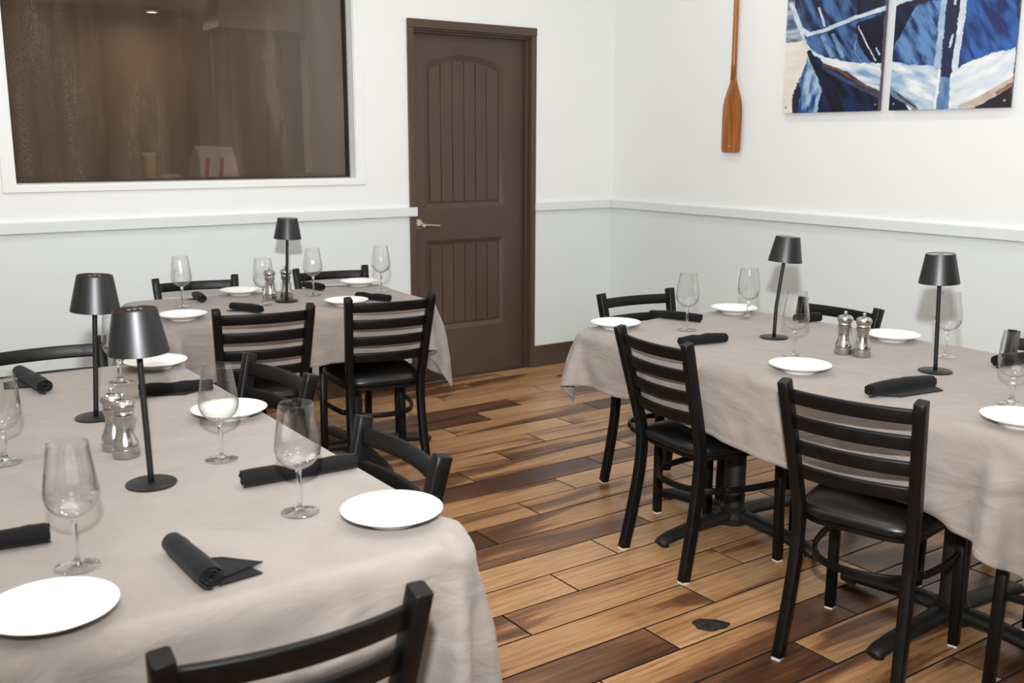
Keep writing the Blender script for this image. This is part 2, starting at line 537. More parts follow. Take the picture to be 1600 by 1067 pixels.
WX0, WX1, WZ0, WZ1 = -3.575, -1.853, 1.222, 2.52      # window opening
DX0, DX1, DZ1 = -1.492, -.655, 2.055                   # door opening
wall = holed_plate(rect(ROOM_X0, 0, 0.0, CEIL), [rect(WX0, WZ0, WX1, WZ1), [(DX0, .0005), (DX1, .0005), (DX1, DZ1), (DX0, DZ1)]],
                   lambda x, z: (x, 0, z), (0, .14, 0)).build('wall_back', M['wall'])
tag(wall, 'long white wall with pale lower half behind the dining tables', None, kind='structure')
tag(MB().box((0, ROOM_Y0, 0), (.12, .14, CEIL)).build('wall_right', M['wall']), 'white wall with pale lower half behind the oar and pictures', kind='structure')
tag(MB().box((ROOM_X0 - .12, ROOM_Y0, 0), (ROOM_X0, .14, CEIL)).build('wall_left', M['wall']), 'white wall on the unseen left side of the room', kind='structure')
tag(MB().box((ROOM_X0, ROOM_Y0 - .12, 0), (.12, ROOM_Y0, CEIL)).build('wall_front', M['dim_brown']), 'brown wall on the unseen near side of the room', kind='structure')
tag(MB().box((ROOM_X0, ROOM_Y0, CEIL), (.12, .14, CEIL + .1)).build('ceiling', M['ceiling']), 'white ceiling above the dining room', kind='structure')

# floor: grout bed with planks laid in a one-third stagger
floor = MB().box((ROOM_X0, ROOM_Y0, -.1), (0, .14, -.0055)).build('floor', M['grout'])
tag(floor, 'brown wood plank tile floor with dark joints', kind='structure')
PITCH_Y, LEN = .1549, .907


def plank_mesh(length, width):
    b_ = .0012
    mb = MB()
    hx, hy = length / 2, width / 2
    mb.add([(-hx, -hy, -.006), (hx, -hy, -.006), (hx, hy, -.006), (-hx, hy, -.006),
            (-hx, -hy, -b_), (hx, -hy, -b_), (hx, hy, -b_), (-hx, hy, -b_),
            (-hx + b_, -hy + b_, 0), (hx - b_, -hy + b_, 0), (hx - b_, hy - b_, 0), (-hx + b_, hy - b_, 0)],
           [(0, 1, 5, 4), (1, 2, 6, 5), (2, 3, 7, 6), (3, 0, 4, 7), (4, 5, 9, 8), (5, 6, 10, 9), (6, 7, 11, 10), (7, 4, 8, 11), (8, 9, 10, 11)])
    me = bpy.data.meshes.new('plank')
    me.from_pydata(mb.v, [], mb.f)
    me.materials.append(M['plank']); me.materials.append(M['grout'])
    for i in range(4): me.polygons[i].material_index = 1
    return me


pm = {}
XMIN, YMIN = -5.3, -5.2
for n in range(-16, 18):
    y0 = -2.7505 + PITCH_Y * n
    y1 = min(y0 + PITCH_Y, .0)
    if y0 > -.02 or y1 < YMIN: continue
    j0 = -1.853 + (n + 1) * .3025
    k = math.floor((0 - j0) / LEN)
    x = j0 + k * LEN
    while x > XMIN - LEN:
        xa, xb = x, min(x + LEN, 0)
        if xb - xa > .03:
            key = (round(xb - xa, 4), round(y1 - y0, 4))
            if key not in pm: pm[key] = plank_mesh(key[0] - .0068, key[1] - .0068)
            o = link(bpy.data.objects.new('plank', pm[key]), floor)
            o.location = ((xa + xb) / 2, (y0 + y1) / 2, 0)
        x -= LEN
far = MB()
far.add([(ROOM_X0, ROOM_Y0, -.001), (0, ROOM_Y0, -.001), (0, -5.23, -.001), (ROOM_X0, -5.23, -.001)], [(0, 1, 2, 3)])
far.add([(ROOM_X0, -5.23, -.001), (-6.35, -5.23, -.001), (-6.35, 0, -.001), (ROOM_X0, 0, -.001)], [(0, 1, 2, 3)])
tag(far.build('plank_area', M['far_floor'], floor), kind='stuff')


# chair rail and baseboard
def rail(name, lo, hi, mat, label):
    o = bevel(MB().box(lo, hi).build(name, M[mat]), .004)
    return tag(o, label, kind='structure')


rail('trim_1', (ROOM_X0, -.022, 1.002), (-1.478, .0, 1.055), 'pale_paint', 'pale chair rail under the window')
rail('trim_2', (-.632, -.022, 1.002), (-.0, .0, 1.055), 'pale_paint', 'pale chair rail between door and corner')
rail('trim_3', (-.022, ROOM_Y0, 1.002), (.0, -.022, 1.055), 'pale_paint', 'pale chair rail along the wall with the oar')
rail('baseboard_back', (-.630, -.016, .0), (-.0, .0, .138), 'brown', 'dark brown baseboard beside the door')
o = rail('baseboard_left', (ROOM_X0, -.016, .0), (-1.522, .0, .138), 'brown', 'dark brown baseboard left of the door')
rail('baseboard_right', (-.016, ROOM_Y0, .0), (.0, -.016, .138), 'brown', 'dark brown baseboard under the oar wall')

# ---- window: trim, frame, gasket, pane, screen
win = empty('window_1', (0, 0, 0), 0, 'wide fixed window with white frame and brown screen', kind='structure')
o = holed_plate(rect(-3.632, 1.190, -1.800, 2.60), [rect(WX0, WZ0, WX1, WZ1)], lambda x, z: (x, -.012, z), (0, .014, 0)).build('casing', M['white_paint'], win)
bevel(o, .003)
o = holed_plate(rect(WX0, WZ0, WX1, WZ1), [rect(WX0 + .004, WZ0 + .004, WX1 - .004, WZ1 - .004)], lambda x, z: (x, .0, z), (0, .13, 0)).build('reveal', M['white_paint'], win)
o = holed_plate(rect(WX0 + .004, WZ0 + .004, WX1 - .004, WZ1 - .004), [rect(WX0 + .012, WZ0 + .010, WX1 - .014, WZ1 - .012)], lambda x, z: (x, .055, z), (0, .03, 0)).build('sash', M['alu'], win)
o = holed_plate(rect(WX0 + .012, WZ0 + .010, WX1 - .014, WZ1 - .012), [rect(WX0 + .017, WZ0 + .016, WX1 - .026, WZ1 - .02)], lambda x, z: (x, .053, z), (0, .035, 0)).build('gasket', M['gasket'], win)
MB().box((WX0 + .014, .066, WZ0 + .012), (WX1 - .020, .070, WZ1 - .015)).build('pane', M['pane'], win)
# the woven screen hangs in shallow folds
nx, nzz = 90, 2
vs, fs = [], []
for i in range(nx + 1):
    x = WX0 + .018 + (WX1 - WX0 - .036) * i / nx
    fold = .010 * math.sin(i * .55) * (1 if i < 45 else .3) + .004 * math.sin(i * 1.7)
    for z in (WZ0 + .014, WZ1 - .02): vs.append((x, .105 + fold, z))
for i in range(nx): fs.append((2 * i, 2 * i + 2, 2 * i + 3, 2 * i + 1))
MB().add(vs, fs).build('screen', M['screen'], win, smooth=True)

# ---- the room seen through the screen
BR = 1.55
bw = MB().box((-4.6, BR, 0), (.6, BR + .1, CEIL)).build('wall_beyond', M['dim_brown'])
tag(bw, 'brown wall of the room seen through the window screen', kind='structure')
tag(MB().box((-4.6, .14, 1.10), (-1.75, .75, 1.236)).build('window_ledge', M['dim_dark']), 'dark counter behind the window screen', 'counter')
tag(MB().box((-4.6, .14, CEIL), (.6, BR + .1, CEIL + .1)).build('ceiling_beyond', M['dim_brown']), 'ceiling of the room behind the window', kind='structure')
tag(MB().box((-4.7, .14, 0), (-4.6, BR + .1, CEIL)).build('wall_beyond_left', M['dim_dark']), 'left wall of the room behind the window', kind='structure')
tag(MB().box((.6, .14, 0), (.7, BR + .1, CEIL)).build('wall_beyond_right', M['taupe_wall']), 'right wall of the room behind the window', kind='structure')
tag(MB().box((-1.70, .95, 0), (.6, 1.05, CEIL)).build('wall_return', M['taupe_wall']), 'light taupe wall return seen at the right of the window', kind='structure')
sf = MB().box((-2.22, 1.055, 2.10), (-1.55, 1.34, CEIL)).build('wall_soffit', M['taupe_wall'])
tag(sf, 'light taupe soffit seen through the top of the window', kind='structure')
pn = empty('board_partition', (0, 0, 0), 0, 'dark board partition seen behind the window screen', 'partition')
for i in range(6):
    bevel(MB().box((-2.16 + i * .115, 1.36, .0), (-2.16 + i * .115 + .110, 1.40, 2.30)).build('board', M['dim_brown'], pn), .004)
bevel(MB().box((-1.755, 1.30, 0), (-1.53, 1.35, 1.82)).build('dark_door', M['dim_dark'], pn), .004)


def paper_bag(loc, rz):
    t = empty('paper_bag', loc, rz, 'white paper bag with red stripes behind the window screen', 'bag')
    mb = MB()
    w, d, h = .115, .06, .165
    vs = [(-w, -d, 0), (w, -d, 0), (w, d, 0), (-w, d, 0), (-w * .95, -d * .75, h * .6), (w * .95, -d * .75, h * .6), (w * .95, d * .75, h * .6), (-w * .95, d * .75, h * .6),
          (-w * .97, -.008, h), (w * .97, -.008, h * .94), (w * .97, .008, h * .94), (-w * .97, .008, h)]
    fs = [(0, 1, 5, 4), (1, 2, 6, 5), (2, 3, 7, 6), (3, 0, 4, 7), (4, 5, 9, 8), (5, 6, 10, 9), (6, 7, 11, 10), (7, 4, 8, 11), (3, 2, 1, 0), (8, 9, 10, 11)]
    mb.add(vs, fs).build('bag_body', M['paper'], t)
    for x0 in (-.09, -.005):
        MB().add([(x0, -d - .001, .0), (x0 + .022, -d - .001, .0), (x0 + .045, -d * .75 - .002, h * .6), (x0 + .02, -d * .75 - .002, h * .6),
                  (x0, -d + .001, .0), (x0 + .022, -d + .001, .0), (x0 + .045, -d * .75, h * .6), (x0 + .02, -d * .75, h * .6)],
                 [(0, 1, 2, 3), (7, 6, 5, 4), (0, 3, 7, 4), (1, 5, 6, 2), (3, 2, 6, 7), (0, 4, 5, 1)]).build('stripe', M['red_print'], t)


paper_bag((-2.53, .36, 1.237), R(12))
t = empty('paper_cup', (-2.887, .3, 1.237), 0, 'kraft paper cup with lid behind the window screen', 'cup')
MB().lathe([(.028, 0), (.036, .115), (.034, .115), (.026, .004)], 24, cap0=True).build('cup_body', M['kraft'], t, angle=40)
MB().lathe([(.038, .115), (.038, .122), (.033, .130), (.0, .130)], 24).build('lid', M['paper'], t, angle=40)
t = empty('folded_napkin', (-2.775, .32, 1.237), R(15), 'crumpled pale napkin beside the paper cup', 'napkin')
mb = MB()
for k, (w, z) in enumerate(((.05, 0), (.045, .006), (.038, .012))):
    mb.box((-w, -.03, z), (w, .03, z + .005))
bevel(mb.build('paper_layers', M['paper'], t), .002)
# added spot lighting that room, stands in for a reflected dining-room lamp
tag(MB().box((-4.6, .95, 2.18), (-2.25, BR, 2.28)).build('ceiling_drop', M['dim_brown']), 'lowered brown ceiling edge behind the window screen', kind='structure')
t = empty('reflection_spot', (-2.567, 1.2, 2.179), 0, 'small added ceiling spot behind the window, standing in for a reflected lamp', 'ceiling light')
MB().lathe([(.040, 0), (.040, -.008), (.030, -.008), (.030, -.002)], 24).build('ring', M['white_paint'], t, angle=40)
MB().lathe([(.03, -.003), (.0, -.0031)], 24).build('lens', M['lens'], t)
ld = bpy.data.lights.new('added_spot_light', 'AREA'); ld.shape = 'DISK'; ld.size = .1; ld.energy = 5; ld.color = (1, .84, .68)
lo = bpy.data.objects.new('added_spot_light', ld); link(lo, t); lo.location = (0, 0, -.02)

# ---- door: casing, slab with two recessed plank panels, lever
door = empty('door_1', (0, 0, 0), 0, 'dark brown door with arched plank panel and nickel lever', kind='structure')
o = bevel(MB().box((-1.522, -.014, .0), (-1.484, .012, 2.052)).build('side_casing', M['brown'], door), .003)
o = bevel(MB().box((-.664, -.014, .0), (-.628, .012, 2.052)).build('side_casing', M['brown'], door), .003)
o = bevel(MB().box((-1.522, -.018, 2.052), (-.628, .012, 2.100)).build('head_casing', M['brown'], door), .003)
o = MB().box((DX0 - .004, .0, .0), (DX0 + .012, .14, DZ1)).build('jamb', M['brown'], door)
o = MB().box((DX1 - .012, .0, .0), (DX1 + .004, .14, DZ1)).build('jamb', M['brown'], door)
o = MB().box((DX0 + .012, .0, DZ1 - .012), (DX1 - .012, .14, DZ1 + .004)).build('head_jamb', M['brown'], door)
bevel(MB().box((DX1 - .024, .022, .0), (DX1 - .012, .058, DZ1 - .012)).build('door_stop', M['brown'], door), .002)
bevel(MB().box((DX0 + .012, .022, DZ1 - .024), (DX1 - .024, .058, DZ1 - .012)).build('door_stop', M['brown'], door), .002)
SX0, SX1, SZ0, SZ1, SY = DX0 + .014, DX1 - .016, .004, DZ1 - .016, .062


def arch_z(x, x0, x1, zc, rise):
    u = (x - (x0 + x1) / 2) / ((x1 - x0) / 2)
    return zc + rise * (1 - u * u)


def arch_loop(x0, z0, x1, zc, rise, n=20):
    lp = [(x0, z0), (x1, z0)]
    for i in range(n + 1):
        x = x1 + (x0 - x1) * i / n
        lp.append((x, arch_z(x, x0, x1, zc, rise)))
    return lp


PX0, PX1 = -1.383, -.822
U0, U1, URISE = 1.036, 1.868, .055
L0, L1 = .300, .848
hole_u = arch_loop(PX0, U0, PX1, U1, URISE)
hole_l = arch_loop(PX0, L0, PX1, L1, 0, 4)
slab = holed_plate(rect(SX0, SZ0, SX1, SZ1), [hole_u, hole_l], lambda x, z: (x, SY, z), (0, .016, 0)).build('slab', M['brown'], door)
bevel(MB().box((SX0, SY + .0165, SZ0), (SX1, SY + .04, SZ1)).build('slab_core', M['brown'], door), .001)


def moulding(lp_out, lp_in):
    n = len(lp_out)
    vs = [(x, SY + .0005, z) for x, z in lp_out] + [(x, SY + .013, z) for x, z in lp_in]
    return MB().add(vs, [(i, (i + 1) % n, (i + 1) % n + n, i + n) for i in range(n)])


IN = .026
moulding(hole_u, arch_loop(PX0 + IN, U0 + IN, PX1 - IN, U1 - IN * .9, URISE)).build('panel_moulding', M['brown'], door, angle=35)
moulding(hole_l, arch_loop(PX0 + IN, L0 + IN, PX1 - IN, L1 - IN, 0, 4)).build('panel_moulding', M['brown'], door, angle=35)
NP = 6
for k in range(NP):
    a = PX0 + IN + .012 + (PX1 - PX0 - 2 * IN - .024) * k / NP
    c = PX0 + IN + .012 + (PX1 - PX0 - 2 * IN - .024) * (k + 1) / NP
    for z0, z1, rise in ((U0, U1, URISE), (L0, L1, 0)):
        xs = [a + .0022 + (c - a - .0044) * i / 6 for i in range(7)]
        top = [(x, (arch_z(x, PX0 + IN, PX1 - IN, z1 - IN * .9, rise) if rise else z1 - IN) - .012) for x in xs]
        lp = [(xs[0], z0 + IN + .012), (xs[-1], z0 + IN + .012)] + list(reversed(top))
        o = holed_plate(lp, [], lambda x, z: (x, SY + .006, z), (0, .0103, 0)).build('panel_plank', M['brown'], door)
        bevel(o, .0025)
hd = empty('door_handle', (0, 0, 0)); hd.parent = door
tag(hd, 'nickel lever handle')
MB().lathe([(.0, .0), (.027, .0), (.027, .006), (.022, .010), (.0, .010)], 24).build('rose', M['chrome'], hd, angle=40)
MB().lathe([(.0, .010), (.010, .010), (.010, .045), (.012, .048), (.012, .058), (.0, .060)], 20).build('spindle', M['chrome'], hd, angle=40)
MB().sweep(spline([(0, .002, .050), (.04, .001, .052), (.085, -.003, .050), (.118, -.006, .046)], 5), circle(.0072, 10), side=(0, 0, 1)).build('lever', M['chrome'], hd, smooth=True)
hd.rotation_euler = (R(90), 0, 0)
hd.location = (-1.425, SY, .944)
MB().box((DX0 + .012, .002, -.003), (DX1 - .012, .14, .003)).build('threshold', M['brown'], door)
bevel(MB().box((-1.476, -.004, .945), (-1.452, .060, .982)).build('strike_plate', M['tan'], door), .002)

# ------------------------------------------------------------------ oar and pictures on the right wall
oar = empty('wooden_oar', (0, -1.057, 1.371), 0, 'varnished wooden oar hanging blade down on the white wall', 'oar')
# blade outline (half width, height)
bl = [(.064, 0), (.069, .006), (.0715, .02), (.0735, .12), (.074, .20), (.071, .26), (.062, .30), (.044, .345), (.028, .385), (.019, .42)]
vs, fs = [], []
for h, z in bl:
    th = .009 if z < .3 else .009 + (z - .3) * .06
    for y, x in ((-h, -.012), (-h * .5, -.012 - th * .75), (0, -.012 - th), (h * .5, -.012 - th * .75), (h, -.012), (h * .5, -.012 + th * .6), (0, -.012 + th * .75), (-h * .5, -.012 + th * .6)):
        vs.append((x - .012, y, z))
for i in range(len(bl) - 1):
    for j in range(8):
        fs.append((i * 8 + j, i * 8 + (j + 1) % 8, (i + 1) * 8 + (j + 1) % 8, (i + 1) * 8 + j))
fs.append(tuple(range(8)))
bl_o = MB().add(vs, fs).build('blade', M['oar'], oar, angle=60)
MB().lathe([(.003, 0), (.003, .004), (.0, .004)], 10).build('hole_plug', M['acrylic'], bl_o).matrix_local = Matrix.Translation((-.033, 0, .035)) @ Matrix.Rotation(R(-90), 4, 'Y')
MB().sweep([(-.026, 0, .40), (-.026, 0, .50), (-.026, .002, .9), (-.026, .004, 1.3)], circle(.0155, 14), side=(0, 1, 0), scales=[1.1, 1.0, 1, 1]).build('shaft', M['oar'], oar, smooth=True)
MB().sweep([(-.026, -.055, 1.31), (-.026, 0.004, 1.315), (-.026, .063, 1.31)], circle(.016, 12), side=(0, 0, 1)).build('grip', M['oar'], oar, smooth=True)
for z in (.62, 1.15):
    MB().lathe([(.004, 0), (.004, .022), (.0, .022)], 10).build('wall_hook', M['chrome'], oar).matrix_local = Matrix.Translation((0, 0.012, z)) @ Matrix.Rotation(R(-90), 4, 'Y')


def vnoise(x, y, seed):
    """value noise on arrays"""
    g = np.random.default_rng(seed).random((64, 64))
    xi, yi = np.floor(x).astype(int), np.floor(y).astype(int)
    fx, fy = x - xi, y - yi
    fx, fy = fx * fx * (3 - 2 * fx), fy * fy * (3 - 2 * fy)
    G = lambda a, b: g[a % 64, b % 64]
    return (G(xi, yi) * (1 - fx) + G(xi + 1, yi) * fx) * (1 - fy) + (G(xi, yi + 1) * (1 - fx) + G(xi + 1, yi + 1) * fx) * fy


def fbm(x, y, seed, o=3):
    s, a, t = 0, 1, 0
    for k in range(o):
        s = s + a * vnoise(x * 2 ** k, y * 2 ** k, seed + k); t += a; a *= .5
    return s / t


def in_poly(px, py, poly):
    ins = np.zeros(px.shape, bool)
    n = len(poly)
    for i in range(n):
        x1, y1 = poly[i]; x2, y2 = poly[(i + 1) % n]
        if y1 == y2: continue
        c = ((y1 > py) != (y2 > py)) & (px < (x2 - x1) * (py - y1) / (y2 - y1) + x1)
        ins ^= c
    return ins


def seg_dist(px, py, line):
    d = np.full(px.shape, 1e9)
    for (x1, y1), (x2, y2) in zip(line[:-1], line[1:]):
        dx, dy = x2 - x1, y2 - y1
        t = np.clip(((px - x1) * dx + (py - y1) * dy) / (dx * dx + dy * dy), 0, 1)
        d = np.minimum(d, np.hypot(px - x1 - t * dx, py - y1 - t * dy))
    return d


def lin(c):
    return np.array(srgb(*c)[:3])


def paint(S, H, corners, layers, seed):
    """S 0..1 across, H 0.. up in units of the painted sketch; the sketch is drawn in its own flat units"""
    (bx0, by0), (bx1, by1), (tx0, ty0), (tx1, ty1) = corners
    X = (bx0 + (tx0 - bx0) * H) * (1 - S) + (bx1 + (tx1 - bx1) * H) * S
    Y = (by0 * (1 - S) + by1 * S) * (1 - H) + (ty0 * (1 - S) + ty1 * S) * H
    wx = (fbm(X / 60, Y / 60, seed) - .5) * 30 + (fbm(X / 18, Y / 18, seed + 5) - .5) * 14
    wy = (fbm(X / 60, Y / 60, seed + 20) - .5) * 26 + (fbm(X / 18, Y / 18, seed + 25) - .5) * 12
    Xw, Yw = X + wx, Y + wy
    col = np.zeros(X.shape + (3,))
    for k, ly in enumerate(layers):
        kind = ly[0]
        if kind == 'fill': col[:] = lin(ly[1])
        elif kind == 'poly':
            _, pts, c1, c2, amt, ang = ly
            mk = in_poly(Xw, Yw, pts)
            ca, sa = math.cos(R(ang)), math.sin(R(ang))
            u, v = X * ca + Y * sa, -X * sa + Y * ca
            n = fbm(u / 120 + 7 * k, v / 34 + 3 * k, seed + 40 + k, 4)
            n = np.clip((n - .5) * amt + .5, 0, 1)[..., None]
            c = lin(c1) * (1 - n) + lin(c2) * n
            col[mk] = c[mk]
        elif kind == 'line':
            _, pts, w, c1, c2 = ly
            d = seg_dist(Xw * .5 + X * .5, Yw * .5 + Y * .5, pts)
            n = fbm(X / 40 + k, Y / 40, seed + 60 + k, 3)[..., None]
            c = lin(c1) * (1 - n) + lin(c2) * n
            mk = d < w / 2
            col[mk] = c[mk]
    return col


NAVY, INK, BLUE, MID, ICE, SNOW = (18, 26, 58), (16, 16, 26), (28, 66, 132), (64, 104, 158), (150, 180, 208), (226, 232, 234)
left_layers = [
    ('fill', NAVY),
    ('poly', [(-60, 205), (200, 215), (235, 300), (200, 400), (165, 520), (125, 570), (112, 800), (-60, 800)], (222, 212, 200), (236, 230, 220), 1.5, 0),
    ('poly', [(-60, -500), (120, -500), (140, 30), (170, 130), (215, 215), (-60, 215)], (70, 90, 120), (178, 190, 204), 2.5, 0),
    ('poly', [(150, 520), (115, 600), (112, 760), (160, 760), (175, 560)], INK, NAVY, 2, 0),
    ('poly', [(228, 290), (170, 520), (158, 770), (300, 770), (320, 560), (270, 420)], BLUE, (160, 190, 216), 3.2, 100),
    ('poly', [(225, 285), (340, 400), (480, 500), (700, 650), (760, 690), (760, 800), (275, 800), (300, 640), (330, 560), (260, 430)], INK, (22, 40, 84), 2.2, 60),
    ('poly', [(200, 190), (450, 120), (780, 40), (780, 420), (600, 405), (430, 375), (300, 335), (240, 270)], NAVY, (74, 112, 166), 3.2, 60),
    ('poly', [(540, 130), (780, 60), (780, 420), (640, 400), (560, 260)], INK, NAVY, 2.2, 70),
    ('poly', [(120, -500), (780, -500), (780, 40), (450, 115), (240, 165), (170, 130)], NAVY, (70, 108, 160), 3.0, 70),
    ('poly', [(500, -500), (780, -500), (780, 30), (560, 80)], INK, (30, 36, 66), 2.2, 70),
    ('line', [(300, -10), (345, 120)], 14, ICE, SNOW), ('line', [(400, 190), (460, 350)], 26, MID, ICE), ('line', [(330, 200), (390, 340)], 30, ICE, MID),
    ('line', [(560, 150), (610, 270), (668, 390)], 7, (180, 190, 205), SNOW), ('line', [(545, 240), (545, 330), (580, 390)], 10, ICE, MID), ('line', [(670, 310), (690, 350)], 12, SNOW, ICE),
    ('line', [(110, -60), (140, 20), (172, 120), (235, 172), (330, 158), (450, 118), (600, 78), (780, 32)], 34, ICE, SNOW),
    ('line', [(235, 186), (330, 172), (450, 132), (600, 92), (780, 50)], 8, MID, NAVY),
    ('line', [(178, 140), (212, 235), (250, 300), (320, 350)], 22, SNOW, ICE),
    ('poly', [(235, 275), (300, 335), (430, 375), (600, 405), (780, 412), (780, 640), (690, 600), (600, 545), (520, 480), (420, 425), (330, 385)], (232, 236, 238), (120, 160, 196), 2.2, 20),
    ('line', [(335, 398), (420, 432), (500, 490), (580, 545), (690, 612), (780, 650)], 20, (126, 84, 58), (44, 40, 52)),
    ('line', [(330, 425), (420, 480), (520, 540), (620, 600), (720, 650)], 26, (70, 92, 122), NAVY),
    ('line', [(235, 300), (270, 400), (350, 470), (440, 540)], 34, INK, INK),
    ('line', [(752, -500), (745, 0), (690, 760)], 24, (74, 62, 76), (96, 84, 98)),
]
right_layers = [
    ('fill', (22, 24, 50)),
    ('poly', [(740, 250), (900, 120), (960, 40), (1130, 30), (1100, 450), (950, 435), (740, 410)], (22, 36, 92), (96, 140, 190), 3.2, 60),
    ('poly', [(740, 40), (960, 40), (900, 130), (800, 300), (740, 320)], INK, (24, 34, 70), 2, 60),
    ('poly', [(1250, -100), (1680, -100), (1680, 360), (1400, 400), (1220, 480)], (22, 40, 96), (46, 96, 170), 3.0, 60),
    ('poly', [(740, -500), (1140, -500), (1140, -20), (960, 10), (740, 50)], NAVY, (58, 96, 152), 3, 60),
    ('poly', [(1270, -500), (1680, -500), (1680, -40), (1400, -30), (1270, -10)], NAVY, (58, 96, 152), 3, 60),
    ('line', [(740, 40), (850, 10), (1000, -20), (1140, -40)], 34, ICE, SNOW),
    ('line', [(1280, -30), (1420, -20), (1680, -60)], 30, (44, 38, 44), NAVY),
    ('poly', [(740, 408), (950, 430), (1110, 452), (1125, 800), (930, 760), (860, 640), (740, 540)], (236, 238, 238), (140, 176, 206), 2.0, 20),
    ('poly', [(1190, 490), (1290, 440), (1400, 402), (1680, 340), (1680, 500), (1480, 600), (1330, 690), (1250, 800), (1160, 800)], (240, 239, 236), (196, 210, 224), 1.6, -20),
    ('line', [(1150, -500), (1140, 0), (1118, 200), (1098, 450)], 44, (120, 156, 194), (186, 204, 222)),
    ('line', [(1205, -500), (1192, 0), (1170, 250), (1152, 520)], 76, (22, 26, 62), (30, 34, 76)),
    ('line', [(1270, -500), (1262, 0), (1240, 220), (1214, 465)], 42, (176, 194, 212), (222, 228, 232)),
    ('line', [(1205, 10), (1200, 70)], 12, SNOW, ICE), ('line', [(1188, 260), (1178, 330)], 14, SNOW, ICE), ('line', [(1232, 210), (1226, 250)], 14, SNOW, SNOW),
    ('poly', [(1112, 520), (1192, 520), (1170, 800), (1086, 800)], MID, (120, 150, 186), 2, 90),
    ('line', [(1112, 470), (1080, 800)], 16, SNOW, SNOW),
    ('line', [(740, 560), (800, 620), (880, 660), (940, 700), (980, 760)], 40, (50, 76, 112), (150, 170, 190)),
    ('line', [(820, 620), (890, 665), (960, 705)], 12, (96, 66, 52), INK),
    ('poly', [(740, 610), (800, 670), (900, 745), (930, 800), (740, 800)], INK, (24, 30, 52), 2, 0),
    ('poly', [(1330, 800), (1420, 690), (1590, 590), (1680, 540), (1680, 800)], INK, (34, 30, 34), 2, 0),
    ('line', [(1680, 480), (1590, 545), (1480, 610), (1380, 665), (1270, 712)], 50, (168, 140, 124), (214, 206, 200)),
    ('line', [(1680, 500), (1590, 560), (1490, 618)], 20, (176, 116, 84), (120, 84, 66)),
    ('line', [(1600, -500), (1612, 0), (1585, 760)], 22, (84, 74, 86), (110, 100, 110)),
]


def picture(name, y_left, width, corners, layers, seed, label):
    z0, hh, th = 1.580, .92, .008
    xf = -.028
    t = empty(name, (0, y_left, z0), 0, label, 'picture', 'pair of boat pictures on the right wall')
    bevel(MB().box((xf, -width, 0), (xf + th, 0, hh)).build('acrylic_panel', M['acrylic'], t), .001)
    nx, ny = 200, 290
    S, H = np.meshgrid(np.linspace(0, 1, nx), np.linspace(0, hh / .512, ny))
    col = paint(S, H, corners, layers, seed)
    vs = np.stack([np.full(S.shape, xf - .0006), -S * width, H * .512], -1).reshape(-1, 3)
    idx = np.arange(nx * ny).reshape(ny, nx)
    fs = np.stack([idx[:-1, :-1], idx[1:, :-1], idx[1:, 1:], idx[:-1, 1:]], -1).reshape(-1, 4)
    me = bpy.data.meshes.new('print')
    me.from_pydata(vs.tolist(), [], fs.tolist())
    ca = me.color_attributes.new('print', 'FLOAT_COLOR', 'POINT')
    ca.data.foreach_set('color', np.concatenate([col, np.ones(S.shape + (1,))], -1).reshape(-1).astype(np.float32))
    me.materials.append(M['print'])
    link(bpy.data.objects.new('print', me), t)
    for sy in (.025, width - .035):
        for sz in (.03, hh - .03):
            MB().lathe([(.007, -.018), (.007, .0), (.0055, .002), (.0, .002)], 14).build('standoff_screw', M['chrome'], t, angle=40).matrix_local = Matrix.Translation((xf - .0008, -sy, sz)) @ Matrix.Rotation(R(-90), 4, 'Y')


picture('wall_picture', -1.418, .612, ((40, 748), (700, 732), (78, 0), (752, 0)), left_layers, 3, 'acrylic picture of a blue boat side, nearer the oar')
picture('wall_picture', -2.072, .612, ((757, 728), (1582, 705), (806, 0), (1612, 0)), right_layers, 31, 'acrylic picture of a blue boat bow, farther from the oar')

# ------------------------------------------------------------------ ceiling downlights of the dining room
k = 0
for ix, x in enumerate((-6.2, -4.4, -2.6, -.9)):
    for iy, y in enumerate((-6.8, -5.0, -3.2, -1.4)):
        t = empty('recessed_downlight', (x, y, CEIL), 0, 'round recessed downlight ' + ('in the leftmost row', 'above the near table row', 'above the aisle row', 'in the row along the oar wall')[ix] + ', ' + ('farthest behind the camera', 'above the camera', 'above the table middles', 'closest to the window wall')[iy], 'ceiling light', 'recessed ceiling downlights')
        MB().lathe([(.10, 0), (.10, -.008), (.075, -.008), (.075, -.001)], 24).build('ring', M['white_paint'], t, angle=40)
        MB().lathe([(.075, -.002), (.0, -.0021)], 24).build('lens', M['lens'], t)
        ld = bpy.data.lights.new('downlight', 'AREA'); ld.shape = 'DISK'; ld.size = .14; ld.energy = 5.9; ld.color = (1, .965, .925)
        lo = link(bpy.data.objects.new('downlight', ld), t); lo.location = (0, 0, -.012)

# ------------------------------------------------------------------ chairs
TOPZ = .81


